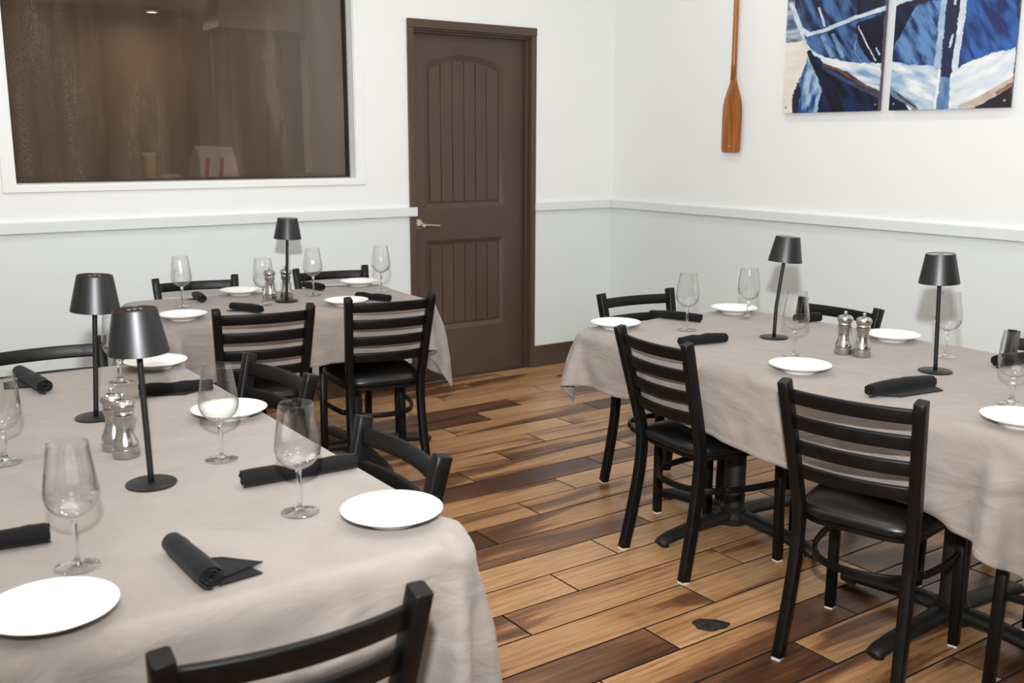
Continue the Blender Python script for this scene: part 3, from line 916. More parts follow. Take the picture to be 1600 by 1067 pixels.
def make_chair():
    root = empty('dining_chair', (0, 0, 0))
    # rear posts: kicked-back foot, knee at the seat, raked back above
    for s in (-1, 1):
        path = spline([(s * .166, -.205, .006), (s * .160, -.178, .14), (s * .155, -.152, .30), (s * .155, -.146, .42), (s * .161, -.164, .52), (s * .170, -.205, .68), (s * .178, -.238, TOPZ)], 5)
        p = bevel(MB().sweep(path, rrect(.031, .037, .004), side=(1, 0, 0)).build('back_post', M['steel'], root), .0015, 1)
        g_ = MB().box((-.013, -.016, 0), (.013, .016, .007)).build('foot_glide', M['glide'], p); g_.location = (s * .166, -.205, 0)
        f = bevel(MB().sweep([(s * .186, .196, .006), (s * .184, .192, .2), (s * .182, .188, .418)], rrect(.029, .029, .003), side=(1, 0, 0)).build('front_leg', M['steel'], root), .0015, 1)
        g_ = MB().box((-.0125, -.0125, 0), (.0125, .0125, .007)).build('foot_glide', M['glide'], f); g_.location = (s * .186, .196, 0)
    # four bowed slats
    for k in range(4):
        zt = TOPZ - .022 - k * .0725
        zc = zt - .020
        yb = np.interp(zc, [.42, .52, .68, TOPZ], [-.146, -.164, -.205, -.238])
        xw = np.interp(zc, [.42, .52, .68, TOPZ], [.155, .161, .170, .178]) - .008
        sl = (yb + .205) / .14
        path = [(xw * u, yb - .026 * (1 - u * u) + .002, zc) for u in np.linspace(-1, 1, 15)]
        bevel(MB().sweep(path, rrect(.041, .013, .003), side=(0, -.22, 1)).build('slat', M['steel'], root), .0012, 1)
    # seat pan and cushion, rounded trapezoid

    def outline(inset, n=48):
        pts = []
        for i in range(n):
            a = 2 * math.pi * i / n
            c, s_ = math.cos(a), math.sin(a)
            e = .42
            x = math.copysign(abs(c) ** e, c)
            y = math.copysign(abs(s_) ** e, s_)
            w = .168 + .036 * (y + 1) / 2
            pts.append((x * (w - inset), y * (.190 - inset) + .026))
        return pts

    def stack(levels):
        mb = MB(); n = 48
        vs, fs = [], []
        for ins, z in levels:
            vs += [(x, y, z) for x, y in outline(ins)]
        for i in range(len(levels) - 1):
            for j in range(n):
                fs.append((i * n + j, i * n + (j + 1) % n, (i + 1) * n + (j + 1) % n, (i + 1) * n + j))
        fs.append(tuple(reversed(range(n)))); fs.append(tuple((len(levels) - 1) * n + j for j in range(n)))
        return mb.add(vs, fs)

    stack([(.016, .400), (.010, .402), (.010, .414), (.016, .416)]).build('seat_pan', M['steel'], root, angle=50)
    stack([(.014, .4165), (.002, .420), (-.002, .430), (.0, .442), (.010, .452), (.030, .460), (.065, .466), (.12, .469)]).build('seat_cushion', M['vinyl'], root, angle=60)
    # curved brace running from the front legs round behind
    pts = [(-.183, .190, .285), (-.178, .08, .285), (-.160, -.02, .285)]
    for i in range(9):
        a = math.pi + math.pi * i / 8
        pts.append((.150 * math.cos(a), -.03 + .108 * math.sin(a), .285))
    pts += [(.160, -.02, .285), (.178, .08, .285), (.183, .190, .285)]
    bevel(MB().sweep(spline(pts, 3), rrect(.022, .010, .002), side=(0, 0, 1)).build('leg_brace', M['steel'], root), .001, 1)
    return root


CH = [  # x, y, facing angle (deg), label, group
    (-1.920, -2.755, -5, 'black ladder-back chair nearest the door side of the right table front', 'chairs at the right table'),
    (-2.030, -3.520, 14.5, 'black ladder-back chair closest to the dark floor patch at the right table', 'chairs at the right table'),
    (-1.562, -2.203, -96, 'black chair at the far head of the right table facing the camera', 'chairs at the right table'),
    (-1.322, -2.655, 180, 'black chair against the pale wall behind the steel mills', 'chairs at the right table'),
    (-1.330, -3.540, 180, 'black chair behind the rightmost wine glass, at the picture edge', 'chairs at the right table'),
    (-1.745, -4.010, 101, 'black chair of which only legs show under the right table, bottom right corner', 'chairs at the right table'),
    (-2.955, -1.268, 80, 'black ladder-back chair in front of the window-side table, left of two', 'chairs at the window table'),
    (-2.422, -1.280, 80, 'black ladder-back chair in front of the window-side table, nearer the door', 'chairs at the window table'),
    (-2.965, -.726, -98, 'black chair behind the window-side table under the window, left of two', 'chairs at the window table'),
    (-2.290, -.735, -98, 'black chair behind the window-side table, beside the door', 'chairs at the window table'),
    (-3.564, -2.485, 186, 'black chair on the aisle side of the near table, farther from the camera', 'chairs at the near table'),
    (-3.622, -3.270, 179, 'black chair on the aisle side of the near table, beside the front plate', 'chairs at the near table'),
    (-3.822, -1.985, -90, 'black chair at the far head of the near table, cut by the left edge', 'chairs at the near table'),
    (-3.900, -3.715, 88, 'black chair at the near head of the near table, bottom edge of the picture', 'chairs at the near table'),
]
proto = make_chair()
for i, (x, y, a, lab, grp) in enumerate(CH):
    o = proto if i == 0 else copy_tree(proto)
    o.location = (x, y, 0)
    o.rotation_euler = (0, 0, R(a - 90))
    tag(o, lab, 'chair', grp)

# ------------------------------------------------------------------ tables
TZ = .740           # top of the board
CZ = .742           # top of the cloth


def make_table(cx, cy, rz, hx, hy, peds, label):
    t = empty('dining_table', (cx, cy, 0), rz, label, 'table', 'pedestal dining tables')
    cr_, ins = .10, .032
    lp = []
    for sx_, sy_, a0 in ((1, 1, 0), (-1, 1, 90), (-1, -1, 180), (1, -1, 270)):
        for k in range(7):
            a = R(a0 + 15 * k)
            lp.append((sx_ * (hx - ins - cr_) + cr_ * math.cos(a), sy_ * (hy - ins - cr_) + cr_ * math.sin(a)))
    bevel(holed_plate(lp, [], lambda x, y: (x, y, TZ - .034), (0, 0, .026)).build('tabletop', M['iron'], t), .006)
    for px, py in peds:
        col = MB().lathe([(.050, .055), (.052, .075), (.040, .082), (.0385, .10), (.0385, .690), (.0, .690)], 24).build('column', M['iron'], t, angle=40)
        col.location = (px, py, 0)
        MB().lathe([(.0, .02), (.062, .022), (.066, .045), (.052, .062), (.0, .064)], 24).build('hub', M['iron'], col, angle=40)
        bevel(MB().box((-.20, -.20, .690), (.20, .20, .7055)).build('top_plate', M['iron'], col), .003)
        for k in range(4):
            a = k * math.pi / 2
            ca, sa = math.cos(a), math.sin(a)
            pts = [(.03, .050), (.12, .050), (.24, .040), (.33, .030), (.365, .022), (.378, .014)]
            path = spline([(r * ca, r * sa, z) for r, z in pts], 4)
            sec = rrect(.062, .038, .014)
            sc = [1.05 - .25 * i / (len(path) - 1) for i in range(len(path))]
            MB().sweep(path, sec, side=(-sa, ca, 0), scales=sc).build('arm', M['iron'], col, angle=50)
            MB().lathe([(.0, 0), (.017, 0), (.017, .016), (.0, .016)], 12, center=(.355 * ca, .355 * sa, 0)).build('foot', M['iron'], col, angle=40)
    return t


TABLES = {
    'R': (-1.620, -3.115, 0, .465, .915), 'B': (-2.725, -.985, R(-4.5), .610, .350), 'L': (-3.858, -2.795, 0, .415, .912)}
make_table(*TABLES['R'], [(0, .475), (-.06, -.455)], 'long dark pedestal table under the right tablecloth')
make_table(*TABLES['B'], [(-.33, 0), (.33, 0)], 'dark pedestal table under the window-side tablecloth')
make_table(*TABLES['L'], [(-.07, .295), (-.07, -.475)], 'long dark pedestal table under the near left tablecloth')


# ---- tablecloths: a small cloth solver lets each one drape over its table and against the chair backs
def drape(cx, cy, rz, hx, hy, over, crot, steps=150, h=.023, seed=0):
    """over = overhang (-x, +x, -y, +y); returns grid of points in table space"""
    ox0, ox1, oy0, oy1 = over
    W, Hh = 2 * hx + ox0 + ox1, 2 * hy + oy0 + oy1
    nx, ny = int(W / h) + 1, int(Hh / h) + 1
    xs = np.linspace(-hx - ox0, hx + ox1, nx); ys = np.linspace(-hy - oy0, hy + oy1, ny)
    X, Y = np.meshgrid(xs, ys)
    mx_, my_ = xs.mean(), ys.mean()
    ca, sa = math.cos(crot), math.sin(crot)
    X, Y = mx_ + (X - mx_) * ca - (Y - my_) * sa, my_ + (X - mx_) * sa + (Y - my_) * ca
    P = np.stack([X, Y, np.full(X.shape, CZ)], -1).reshape(-1, 3)
    r_ = np.random.default_rng(seed)
    edge, cr = .014, .06
    pin = (np.abs(P[:, 0]) < hx - .035) & (np.abs(P[:, 1]) < hy - .035)
    P[:, 2] += r_.normal(0, .0012, len(P)) * ~pin
    wgt = np.where(pin, 0., 1.)
    idx = np.arange(nx * ny).reshape(ny, nx)
    groups = []

    def grp(A, B, k):
        a, b = A.reshape(-1), B.reshape(-1)
        L0_ = np.linalg.norm(P[a] - P[b], axis=1)
        w = wgt[a] + wgt[b]
        keep = w > 0
        a, b, L0_, w = a[keep], b[keep], L0_[keep], w[keep]
        groups.append((a, b, L0_, (k * wgt[a] / w)[:, None], (k * wgt[b] / w)[:, None]))

    for s in (0, 1):
        A = idx[:, s:-1:2]; grp(A, idx[:, s + 1::2][:, :A.shape[1]], 1)
        A = idx[s:-1:2]; grp(A, idx[s + 1::2][:A.shape[0]], 1)
        A = idx[s:-1:2]; B = idx[s + 1::2][:A.shape[0]]
        grp(A[:, :-1], B[:, 1:], .8); grp(A[:, 1:], B[:, :-1], .8)
    for s in range(4):
        if s < 2:
            c0 = [c for c in range(nx - 2) if c % 4 in (2 * s, 2 * s + 1)]
            grp(idx[:, c0], idx[:, [c + 2 for c in c0]], .45)
        else:
            c0 = [c for c in range(ny - 2) if c % 4 in (2 * (s - 2), 2 * (s - 2) + 1)]
            grp(idx[c0], idx[[c + 2 for c in c0]], .45)
    # chair backs and seats that the cloth may lean on, in table space
    chairs = []
    c_, s_ = math.cos(-rz), math.sin(-rz)
    for x, y, a, *_ in CH:
        lx, ly = x - cx, y - cy
        lx, ly = lx * c_ - ly * s_, lx * s_ + ly * c_
        if abs(lx) < hx + .5 and abs(ly) < hy + .5: chairs.append((lx, ly, R(a) - rz))
    V = np.zeros_like(P)
    dt = 1 / 50
    for st in range(steps):
        damp = .96 if st < steps * .6 else .88
        Q = P.copy()
        V[:, 2] -= 9.8 * dt * wgt
        P = P + V * dt * wgt[:, None]
        for it in range(12):
            for a, b, L0_, wa, wb in groups:
                d = P[b] - P[a]
                l = np.sqrt((d * d).sum(1)) + 1e-9
                c = ((l - L0_) / l)[:, None] * d
                P[a] += c * wa; P[b] -= c * wb
            if it % 3 == 2:
                # table board: rounded box
                qx = np.maximum(np.abs(P[:, 0]) - (hx - cr), 0); qy = np.maximum(np.abs(P[:, 1]) - (hy - cr), 0)
                rad = np.sqrt(qx * qx + qy * qy) + 1e-9
                dr = rad - cr                                   # signed distance to the rounded outline
                zt = P[:, 2] - CZ
                live = (wgt > 0) & (zt < 0) & (zt > -.13) & (dr < 0)
                # near the rim the cloth rolls over a small radius
                ex, ez = np.maximum(dr + edge, 0), np.maximum(zt + edge, 0)
                ln = np.sqrt(ex * ex + ez * ez) + 1e-9
                roll = live & (ex > 0) & (ez > 0) & (ln < edge)
                k_ = edge / ln
                out = live & (dr > -.03) & (ez <= 0)
                lift = live & (ex <= 0) & (zt > -.022)
                nr = np.where(roll, -edge + ex * k_, np.where(out, 0, dr)) + cr
                f_ = np.where(roll | out, nr / rad, 1)
                sgx, sgy = np.sign(P[:, 0]), np.sign(P[:, 1])
                P[:, 0] = np.where((roll | out) & (qx > 0), sgx * (hx - cr + qx * f_), P[:, 0])
                P[:, 1] = np.where((roll | out) & (qy > 0), sgy * (hy - cr + qy * f_), P[:, 1])
                P[:, 2] = np.where(lift, CZ, np.where(roll, CZ - edge + ez * k_, P[:, 2]))
                for lx, ly, a in (chairs if st > steps * .45 else []):
                    fx, fy = math.cos(a), math.sin(a)
                    dx, dy = P[:, 0] - lx, P[:, 1] - ly
                    v_ = dx * fx + dy * fy; u_ = dx * fy - dy * fx
                    zb = P[:, 2]
                    yb = np.interp(zb, [.42, .52, .68, TOPZ], [-.146, -.164, -.205, -.238])
                    lim = yb - .010 * (np.abs(u_) < .13) + .026
                    hit = (np.abs(u_) < .205) & (zb > .40) & (zb < CZ - .052) & (v_ < lim) & (v_ > lim - .08) & (wgt > 0)
                    push = np.where(hit, np.minimum(lim - v_, .012), 0)
                    P[:, 0] += push * fx; P[:, 1] += push * fy
                    seat = (np.abs(u_) < .205) & (v_ > -.17) & (v_ < .225) & (zb < .476) & (zb > .38) & (wgt > 0)
                    P[:, 2] = np.where(seat, np.minimum(.476, P[:, 2] + .012), P[:, 2])
        V = (P - Q) / dt * damp
        sp = np.linalg.norm(V, axis=1)[:, None]
        V = V * np.minimum(1, 2.5 / (sp + 1e-9))
    return P.reshape(ny, nx, 3)


def tablecloth(key, over, crot, label, seed):
    cx, cy, rz, hx, hy = TABLES[key]
    G = drape(cx, cy, rz, hx, hy, over, crot, seed=seed)
    ny, nx = G.shape[:2]
    idx = np.arange(nx * ny).reshape(ny, nx)
    fs = np.stack([idx[:-1, :-1], idx[:-1, 1:], idx[1:, 1:], idx[1:, :-1]], -1).reshape(-1, 4)
    du, dv = np.gradient(G, axis=1), np.gradient(G, axis=0)
    nr_ = np.cross(du, dv); nr_ /= np.linalg.norm(nr_, axis=2)[..., None] + 1e-9
    ii, jj = np.meshgrid(np.arange(nx), np.arange(ny))
    amp = np.clip((CZ - .03 - G[..., 2]) / .06, 0, 1)
    cre = np.abs(fbm(ii * .30 + jj * .09, jj * .24 - ii * .07, 70 + seed, 3) - .5) * 2
    G = G + nr_ * (amp * (cre - .4) * .011)[..., None]
    t = empty('tablecloth', (cx, cy, 0), rz, label, 'tablecloth', 'taupe tablecloths')
    me = bpy.data.meshes.new('cloth')
    me.from_pydata(G.reshape(-1, 3).tolist(), [], fs.tolist())
    me.materials.append(M['cloth']); me.shade_smooth()
    o = link(bpy.data.objects.new('cloth', me), t)
    md = o.modifiers.new('sub', 'SUBSURF'); md.levels = 2; md.render_levels = 2
    # stitched hem: the doubled border of the cloth
    ring = [(0, c) for c in range(nx)] + [(r, nx - 1) for r in range(1, ny)] + [(ny - 1, c) for c in range(nx - 2, -1, -1)] + [(r, 0) for r in range(ny - 2, 0, -1)]
    nrm = np.zeros_like(G)
    du = np.gradient(G, axis=1); dv = np.gradient(G, axis=0)
    nrm = np.cross(du, dv); nrm /= np.linalg.norm(nrm, axis=2)[..., None] + 1e-9
    vs = []
    for r, c in ring:
        r2, c2 = min(max(r, 1), ny - 2), min(max(c, 1), nx - 2)
        n_ = nrm[r2, c2]
        a = G[r, c]; b_ = G[r, c] * .2 + G[r2, c2] * .8
        vs += [a + n_ * .0012, b_ + n_ * .0012, b_ - n_ * .0006, a - n_ * .0012]
    L_ = len(ring); fs = []
    for i in range(L_):
        j = (i + 1) % L_
        for k in range(4):
            k2 = (k + 1) % 4
            fs.append((4 * i + k, 4 * i + k2, 4 * j + k2, 4 * j + k))
    o = MB().add([tuple(v) for v in vs], fs).build('hem', M['cloth'], t, smooth=True)
    md = o.modifiers.new('sub', 'SUBSURF'); md.levels = 1; md.render_levels = 1
    return t


tablecloth('R', (.225, .20, .20, .125), R(-3.4), 'taupe cloth on the right table with two lamps and one mill pair', 1)
tablecloth('B', (.24, .25, .20, .20), R(2.5), 'taupe cloth on the window-side table next to the door', 2)
tablecloth('L', (.26, .30, .40, .26), R(0), 'taupe cloth on the large near table at the left', 3)


# ------------------------------------------------------------------ tableware
def on(o, x, y, rz=0, z=CZ):
    o.location = (x, y, z + .0012)
    o.rotation_euler = (0, 0, rz)
    return o


def make_plate():
    prof = [(.0, .0045), (.040, .0045), (.046, .0), (.050, .0), (.051, .005), (.066, .011), (.082, .018), (.0925, .0235), (.0940, .0250), (.0925, .0258), (.080, .0215), (.064, .0145), (.054, .0098), (.046, .0088), (.0, .0085)]
    return MB().lathe(prof, 56).build('side_plate', M['ceramic'], None, smooth=True)


PLATES = [
    (-1.938, -2.303, 'white side plate at the corner of the right table nearest the door'),
    (-1.314, -2.316, 'white side plate at the far corner of the right table beside the wall'),
    (-1.952, -3.173, 'white side plate between the two ladder-back chairs of the right table'),
    (-1.288, -3.034, 'white side plate beside the steel mills on the right table'),
    (-1.978, -3.872, 'white side plate cut off by the right edge of the picture'),
    (-2.800, -.713, 'white side plate on the window-side table beneath the window, far side'),
    (-2.222, -.743, 'white side plate on the window-side table next to the door, far side'),
    (-3.218, -1.215, 'white side plate on the window-side table just right of the near lamps'),
    (-2.535, -1.250, 'white side plate on the window-side table behind the chair nearer the door'),
    (-3.549, -2.020, 'white side plate at the far end of the near table behind the lamp'),
    (-3.558, -2.695, 'white side plate seen behind a wine glass on the near table'),
    (-3.558, -3.554, 'white side plate at the front right corner of the near table'),
    (-4.152, -3.622, 'white side plate in the lower left corner of the picture'),
]
p0 = make_plate()
for i, (x, y, lab) in enumerate(PLATES):
    o = p0 if i == 0 else copy_tree(p0)
    tag(on(o, x, y), lab, 'plate', 'white side plates')


def make_glass(kind):
    t = empty('wine_glass', (0, 0, 0))
    if kind == 'A':      # tall tapered bowl, widest low down
        bowl = [(.0045, .086), (.016, .090), (.030, .099), (.0395, .112), (.0430, .126), (.0418, .142), (.0385, .165), (.0345, .190), (.0318, .212)]
        stem = [(.0, .0860), (.0075, .0862), (.0052, .080), (.0042, .065), (.0038, .045), (.0040, .022), (.0055, .012), (.0095, .007)]
    else:                # rounder bowl on a shorter knuckled stem
        bowl = [(.0050, .074), (.018, .077), (.031, .086), (.0395, .100), (.0425, .118), (.0420, .140), (.0395, .165), (.0365, .185), (.0345, .198)]
        stem = [(.0, .0745), (.0090, .0745), (.0070, .069), (.0085, .062), (.0058, .054), (.0052, .035), (.0060, .022), (.0085, .014), (.0120, .008)]
    cp = spline([(r, 0, z) for r, z in bowl], 4)
    th = .0010
    out = [(p.x, p.z) for p in cp]
    inn = [(max(p.x - th, .0005), p.z + (th if i < 6 else 0)) for i, p in enumerate(cp)]
    prof = [(.0, out[0][1])] + out + [(out[-1][0] - th * .5, out[-1][1] + .0006)] + inn[::-1] + [(.0, inn[0][1])]
    MB().lathe(prof, 48).build('bowl', M['glass'], t, smooth=True)
    sp = spline([(r, 0, z) for r, z in stem[1:]], 4)
    MB().lathe([(.0, stem[0][1])] + [(p.x, p.z) for p in sp] + [(.0, sp[-1].z)], 20).build('stem', M['crystal'], t, smooth=True)
    MB().lathe([(.0, .0068), (.009, .0064), (.016, .0045), (.026, .0030), (.0345, .0024), (.0362, .0016), (.0345, .0006), (.020, .0008), (.0, .0014)], 40).build('foot', M['glass'], t, smooth=True)
    return t


GLASSES = [
    ('A', -1.746, -2.482, 'wine glass between the two rolled napkins at the door end of the right table'),
    ('B', -1.369, -2.438, 'round wine glass on the right table nearest the wall plate'),
    ('A', -1.789, -3.015, 'wine glass between the front lamp and the steel mills on the right table'),
    ('A', -1.388, -3.300, 'wine glass standing behind the rightmost lamp pole'),
    ('B', -1.797, -3.749, 'round wine glass at the right edge of the picture'),
    ('A', -3.124, -.914, 'wine glass on the window-side table farthest left'),
    ('B', -2.823, -1.056, 'round wine glass directly left of the mills on the window-side table'),
    ('A', -2.534, -.912, 'wine glass directly right of the lamp on the window-side table'),
    ('A', -2.224, -.977, 'wine glass on the window-side table closest to the door'),
    ('B', -3.689, -2.158, 'wine glass half hidden behind the two lamps of the near table'),
    ('A', -3.694, -3.026, 'wine glass standing in front of the middle plate of the near table'),
    ('A', -3.682, -3.423, 'wine glass in front of the long rolled napkin on the near table'),
    ('A', -4.080, -3.447, 'large wine glass at the lower left beside the front plate'),
    ('B', -4.087, -2.783, 'wine glass cut off by the left edge of the picture'),
]
ga, gb = None, None
for k, x, y, lab in GLASSES:
    if k == 'A':
        o = ga = make_glass('A') if ga is None else copy_tree(ga)
    else:
        o = gb = make_glass('B') if gb is None else copy_tree(gb)
    tag(on(o, x, y, random.uniform(0, 6)), lab, 'wine glass', 'empty wine glasses')


def make_mill():
    t = empty('pepper_mill', (0, 0, 0))
    body = [(.0, 0), (.0285, 0), (.0290, .002), (.0290, .020), (.0265, .0215), (.0265, .024), (.0285, .027), (.0280, .032), (.0235, .041), (.0190, .055), (.0172, .068), (.0178, .080), (.0205, .088), (.0225, .091), (.0225, .095), (.0200, .097), (.0, .097)]
    head = [(.0, .0975), (.0195, .0975), (.0225, .099), (.0215, .102), (.0205, .104), (.0240, .109), (.0258, .115), (.0245, .122), (.0190, .1275), (.0110, .1300), (.0, .1305)]
    MB().lathe(body, 40).build('body', M['mill'], t, angle=35)
    MB().lathe(head, 40).build('head', M['mill'], t, angle=35)
    MB().lathe([(.0, .1305), (.0035, .1305), (.0032, .133), (.0055, .1355), (.0062, .139), (.0045, .1425), (.0, .144)], 20).build('knob', M['mill'], t, smooth=True)
    return t


MILLS = [
    (-1.621, -3.080, 'brushed steel mill on the right table, farther of the pair'),
    (-1.605, -3.140, 'brushed steel mill on the right table, nearer of the pair'),
    (-2.744, -.924, 'brushed steel mill on the window-side table, left of the lamp pole'),
    (-2.668, -.922, 'brushed steel mill on the window-side table, behind the lamp pole'),
    (-3.864, -2.813, 'brushed steel mill on the near table, half hidden behind its twin'),
    (-3.858, -2.882, 'brushed steel mill on the near table, in front of its twin'),
]
m0 = make_mill()
for i, (x, y, lab) in enumerate(MILLS):
    o = m0 if i == 0 else copy_tree(m0)
    tag(on(o, x, y), lab, 'mill', 'brushed steel salt and pepper mills')


def make_lamp(lean, bend):
    """lean: sideways offset (x, y) of the shade; bend: kink height fraction or None"""
    t = empty('table_lamp', (0, 0, 0))
    MB().lathe([(.0, 0), (.049, 0), (.050, .0015), (.050, .0035), (.048, .0048), (.010, .006), (.0, .006)], 44).build('base', M['lamp_pole'], t, angle=40)
    lx, ly = lean
    if bend:
        pts = [(0, 0, .005), (lx * .08, ly * .08, .10), (lx * .16, ly * .16, .125), (lx * .5, ly * .5, .20), (lx, ly, .30)]
    else:
        pts = [(0, 0, .005), (lx * .4, ly * .4, .12), (lx, ly, .30)]
    MB().sweep(spline(pts, 5), circle(.0062, 14), side=(1, 0, 0)).build('pole', M['lamp_pole'], t, smooth=True)
    sh = MB().lathe([(.0585, 0), (.0590, .0005), (.0425, .0855), (.0415, .0885), (.0395, .0885), (.0395, .0865), (.0, .0865)], 56)
    sh.lathe([(.0585, 0), (.0565, .0005), (.0405, .0835), (.0, .0835)], 56)
    s_ = sh.build('shade', M['lamp'], t, angle=35)
    s_.location = (lx, ly, .272)
    s_.rotation_euler = (-ly * 3.0, lx * 3.0, 0)
    tp = MB().lathe([(.0393, .0866), (.0393, .0876), (.0, .0878)], 40).build('touch_top', M['lamp_top'], s_, angle=40)
    for dx in (-.011, 0, .011):
        MB().sweep([(dx + .0035 * math.cos(a), .0035 * math.sin(a), .0880) for a in np.linspace(0, 2 * math.pi, 13)[:-1]], circle(.0005, 5), side=(0, 0, 1), closed=True).build('touch_icon', M['icon'], s_, smooth=True)
    MB().lathe([(.0, .076), (.022, .076), (.022, .0834), (.0, .0834)], 20).build('lamp_head', M['lamp_pole'], s_, angle=40)
    return t


LAMPS = [
    (-1.594, -2.765, (.022, -.012), True, 'black table lamp with bent pole on the right table, nearer the door'),
    (-1.610, -3.407, (-.010, .006), False, 'black table lamp on the right table, close to the picture right edge'),
    (-2.706, -1.014, (.013, -.006), False, 'black table lamp on the window-side table'),
    (-3.837, -2.513, (.016, -.010), False, 'black table lamp on the near table, farther of the two'),
    (-3.865, -3.101, (-.006, .003), False, 'black table lamp on the near table, nearer of the two with tilted pole'),
]
for x, y, lean, bend, lab in LAMPS:
    tag(on(make_lamp(lean, bend), x, y, 0), lab, 'table lamp', 'black cordless table lamps')


def make_napkin(p0, p1, r, seed, flap=None, twist=0):
    """black napkin rolled into a tube lying from p0 to p1; flap = list of (along, out) points of a loose corner"""
    a, b_ = Vector((p0[0], p0[1], 0)), Vector((p1[0], p1[1], 0))
    L_ = (b_ - a).length
    mid = (a + b_) / 2
    t = empty('rolled_napkin', (mid.x, mid.y, CZ + .0015), math.atan2(b_.y - a.y, b_.x - a.x))
    rn = np.random.default_rng(seed)
    turns, npt, nseg, th = 2.6, 64, 14, .0022
    vs, fs = [], []
    ph = rn.uniform(0, 6)
    for i in range(nseg + 1):
        u = i / nseg
        x = (u - .5) * L_
        R_ = r * (1 + .06 * math.sin(4 * u + ph) + rn.normal(0, .012)) * (1 - .10 * abs(2 * u - 1) ** 3)
        pinch = 1 - twist * math.exp(-((u - .42) / .10) ** 2)
        R_ *= pinch
        rows = []
        for k in range(npt):
            th_ = 2 * math.pi * turns * k / (npt - 1)
            rad = R_ * (.28 + .72 * k / (npt - 1))
            ang = -math.pi / 2 - (2 * math.pi * turns - th_) + twist * 4 * u
            rows.append((rad * math.cos(ang), rad * .88 * math.sin(ang), rad))
        zc = R_ * .88
        dx = [0 if i not in (0, nseg) else rn.normal(0, .0012) for _ in rows]
        for k, (yy, zz, rad) in enumerate(rows): vs.append((x + dx[k], yy, zc + zz))
        for k, (yy, zz, rad) in enumerate(rows):
            f_ = (rad - th) / rad
            vs.append((x + dx[k], yy * f_, zc + zz * f_))
    N2 = 2 * npt
    for i in range(nseg):
        for k in range(npt - 1):
            a0, a1 = i * N2 + k, (i + 1) * N2 + k
            fs.append((a0, a1, a1 + 1, a0 + 1)); fs.append((a0 + npt, a0 + npt + 1, a1 + npt + 1, a1 + npt))
        for k in (0, npt - 1):
            fs.append((i * N2 + k, i * N2 + k + npt, (i + 1) * N2 + k + npt, (i + 1) * N2 + k))
    for i in (0, nseg):
        for k in range(npt - 1):
            fs.append((i * N2 + k, i * N2 + k + 1, i * N2 + k + 1 + npt, i * N2 + k + npt))
    MB().add(vs, fs).build('roll', M['napkin'], t, angle=60)
    for fl in (flap or []):
        pts, z_ = fl
        n = len(pts)
        zs = [z_ + .0015 * (k % 2) for k in range(n)]
        V_ = [(x, y, zs[k] + .0018) for k, (x, y) in enumerate(pts)] + [(x, y, zs[k]) for k, (x, y) in enumerate(pts)]
        F_ = [tuple(range(n)), tuple(reversed(range(n, 2 * n)))] + [(k, k + n, (k + 1) % n + n, (k + 1) % n) for k in range(n)]
        MB().add(V_, F_).build('loose_corner', M['napkin'], t)
    return t


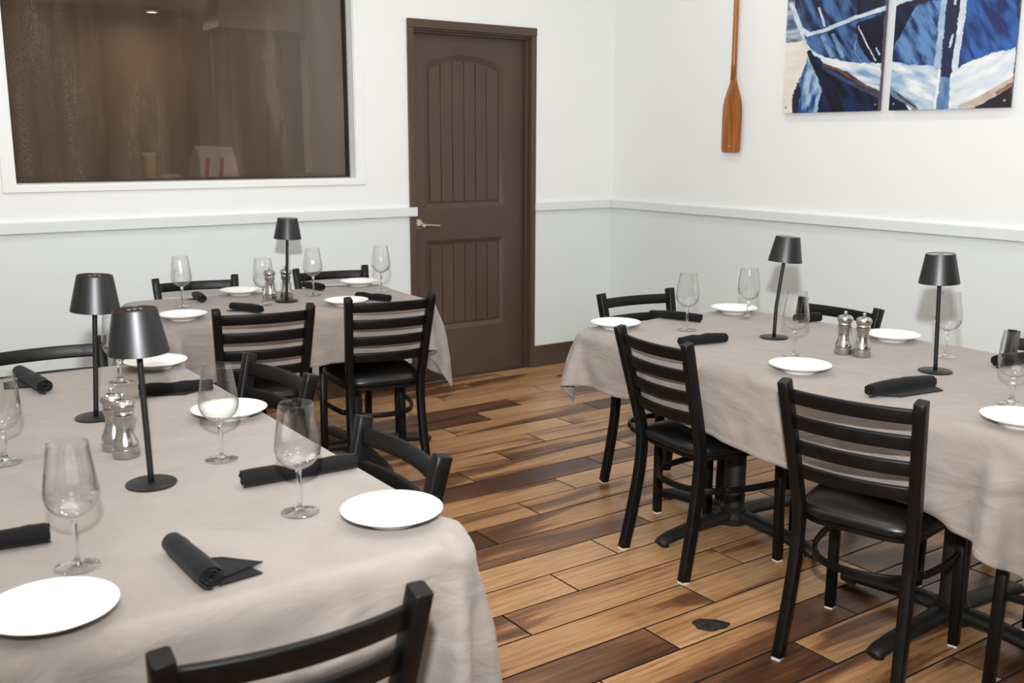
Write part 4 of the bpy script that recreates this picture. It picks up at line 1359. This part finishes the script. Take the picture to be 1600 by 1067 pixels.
NAP = [
    ((-1.662, -2.195), (-1.588, -2.400), .020, None, 0, 'black rolled napkin on the right table in front of the head chair'),
    ((-1.985, -2.690), (-1.800, -2.725), .022, None, .1, 'black rolled napkin above the ladder-back chair nearest the door end'),
    ((-1.290, -2.605), (-1.185, -2.640), .022, None, 0, 'black rolled napkin by the wall-side chair behind the mills'),
    ((-2.050, -3.488), (-1.800, -3.515), .024, [([(-.09, -.01), (.13, -.01), (.115, -.05), (-.05, -.045)], .001)], 0, 'black rolled napkin at the foot of the right lamp'),
    ((-1.405, -3.480), (-1.240, -3.500), .024, None, 0, 'black rolled napkin behind the rightmost wine glass'),
    ((-3.000, -.690), (-3.016, -.850), .021, [([(-.06, .0), (-.02, .0), (-.03, -.05)], .001)], 0, 'black rolled napkin right of the leftmost glass on the window-side table'),
    ((-2.975, -1.090), (-2.915, -1.255), .021, [([(-.06, .0), (.02, .0), (-.07, -.045)], .001)], 0, 'black rolled napkin left of the mills on the window-side table'),
    ((-2.470, -.660), (-2.445, -.815), .021, None, 0, 'black rolled napkin at the door-side chair behind the window-side table'),
    ((-2.425, -1.130), (-2.338, -1.275), .021, None, .12, 'black rolled napkin on the window-side table near the door corner'),
    ((-3.915, -1.930), (-3.892, -2.185), .025, [([(-.10, .0), (.03, .0), (.0, -.075), (-.07, -.06)], .001)], 0, 'black rolled napkin at the left edge near the far head chair'),
    ((-3.690, -2.362), (-3.500, -2.395), .022, [([(-.09, .0), (.06, .0), (.02, -.03)], .001)], .1, 'black rolled napkin between the far plate and lamp of the near table'),
    ((-3.722, -3.228), (-3.480, -3.243), .023, None, .22, 'long black rolled napkin behind a glass on the near table'),
    ((-3.932, -3.470), (-3.926, -3.655), .024, [([(.0, .015), (.092, .010), (.085, .085), (.05, .075), (.0, .05)], .001), ([(-.02, .015), (.08, .012), (.055, .098), (.0, .05)], .006)], 0, 'black rolled napkin with loose corner at the front of the near table'),
    ((-4.200, -3.290), (-4.095, -3.308), .022, None, 0, 'black rolled napkin cut off by the left edge, above the front plate'),
]
for i, (p0_, p1_, r, fl, tw, lab) in enumerate(NAP):
    tag(make_napkin(p0_, p1_, r, 50 + i, fl, tw), lab, 'napkin', 'black rolled napkins')

# ------------------------------------------------------------------ dark patch on the floor
vs, fs = [(0, 0, .0035)], []
for ring_, z in ((.55, .0035), (.85, .003), (1.0, .0)):
    for k in range(28):
        a = 2 * math.pi * k / 28
        rr = ring_ * (1 + .10 * math.sin(3 * a + 1) + .05 * math.sin(7 * a)) 
        vs.append((.056 * rr * math.cos(a), .040 * rr * math.sin(a), z))
for k in range(28):
    k2 = (k + 1) % 28
    fs.append((0, 1 + k, 1 + k2))
    for q_ in (0, 1): fs.append((1 + q_ * 28 + k, 1 + (q_ + 1) * 28 + k, 1 + (q_ + 1) * 28 + k2, 1 + q_ * 28 + k2))
o = MB().add(vs, fs).build('floor_patch', M['patch'], None, angle=60)
o.location = (-2.28, -3.16, .0004); o.rotation_euler = (0, 0, R(-35))
tag(o, 'dark rough round patch on the plank floor in the aisle', 'patch')
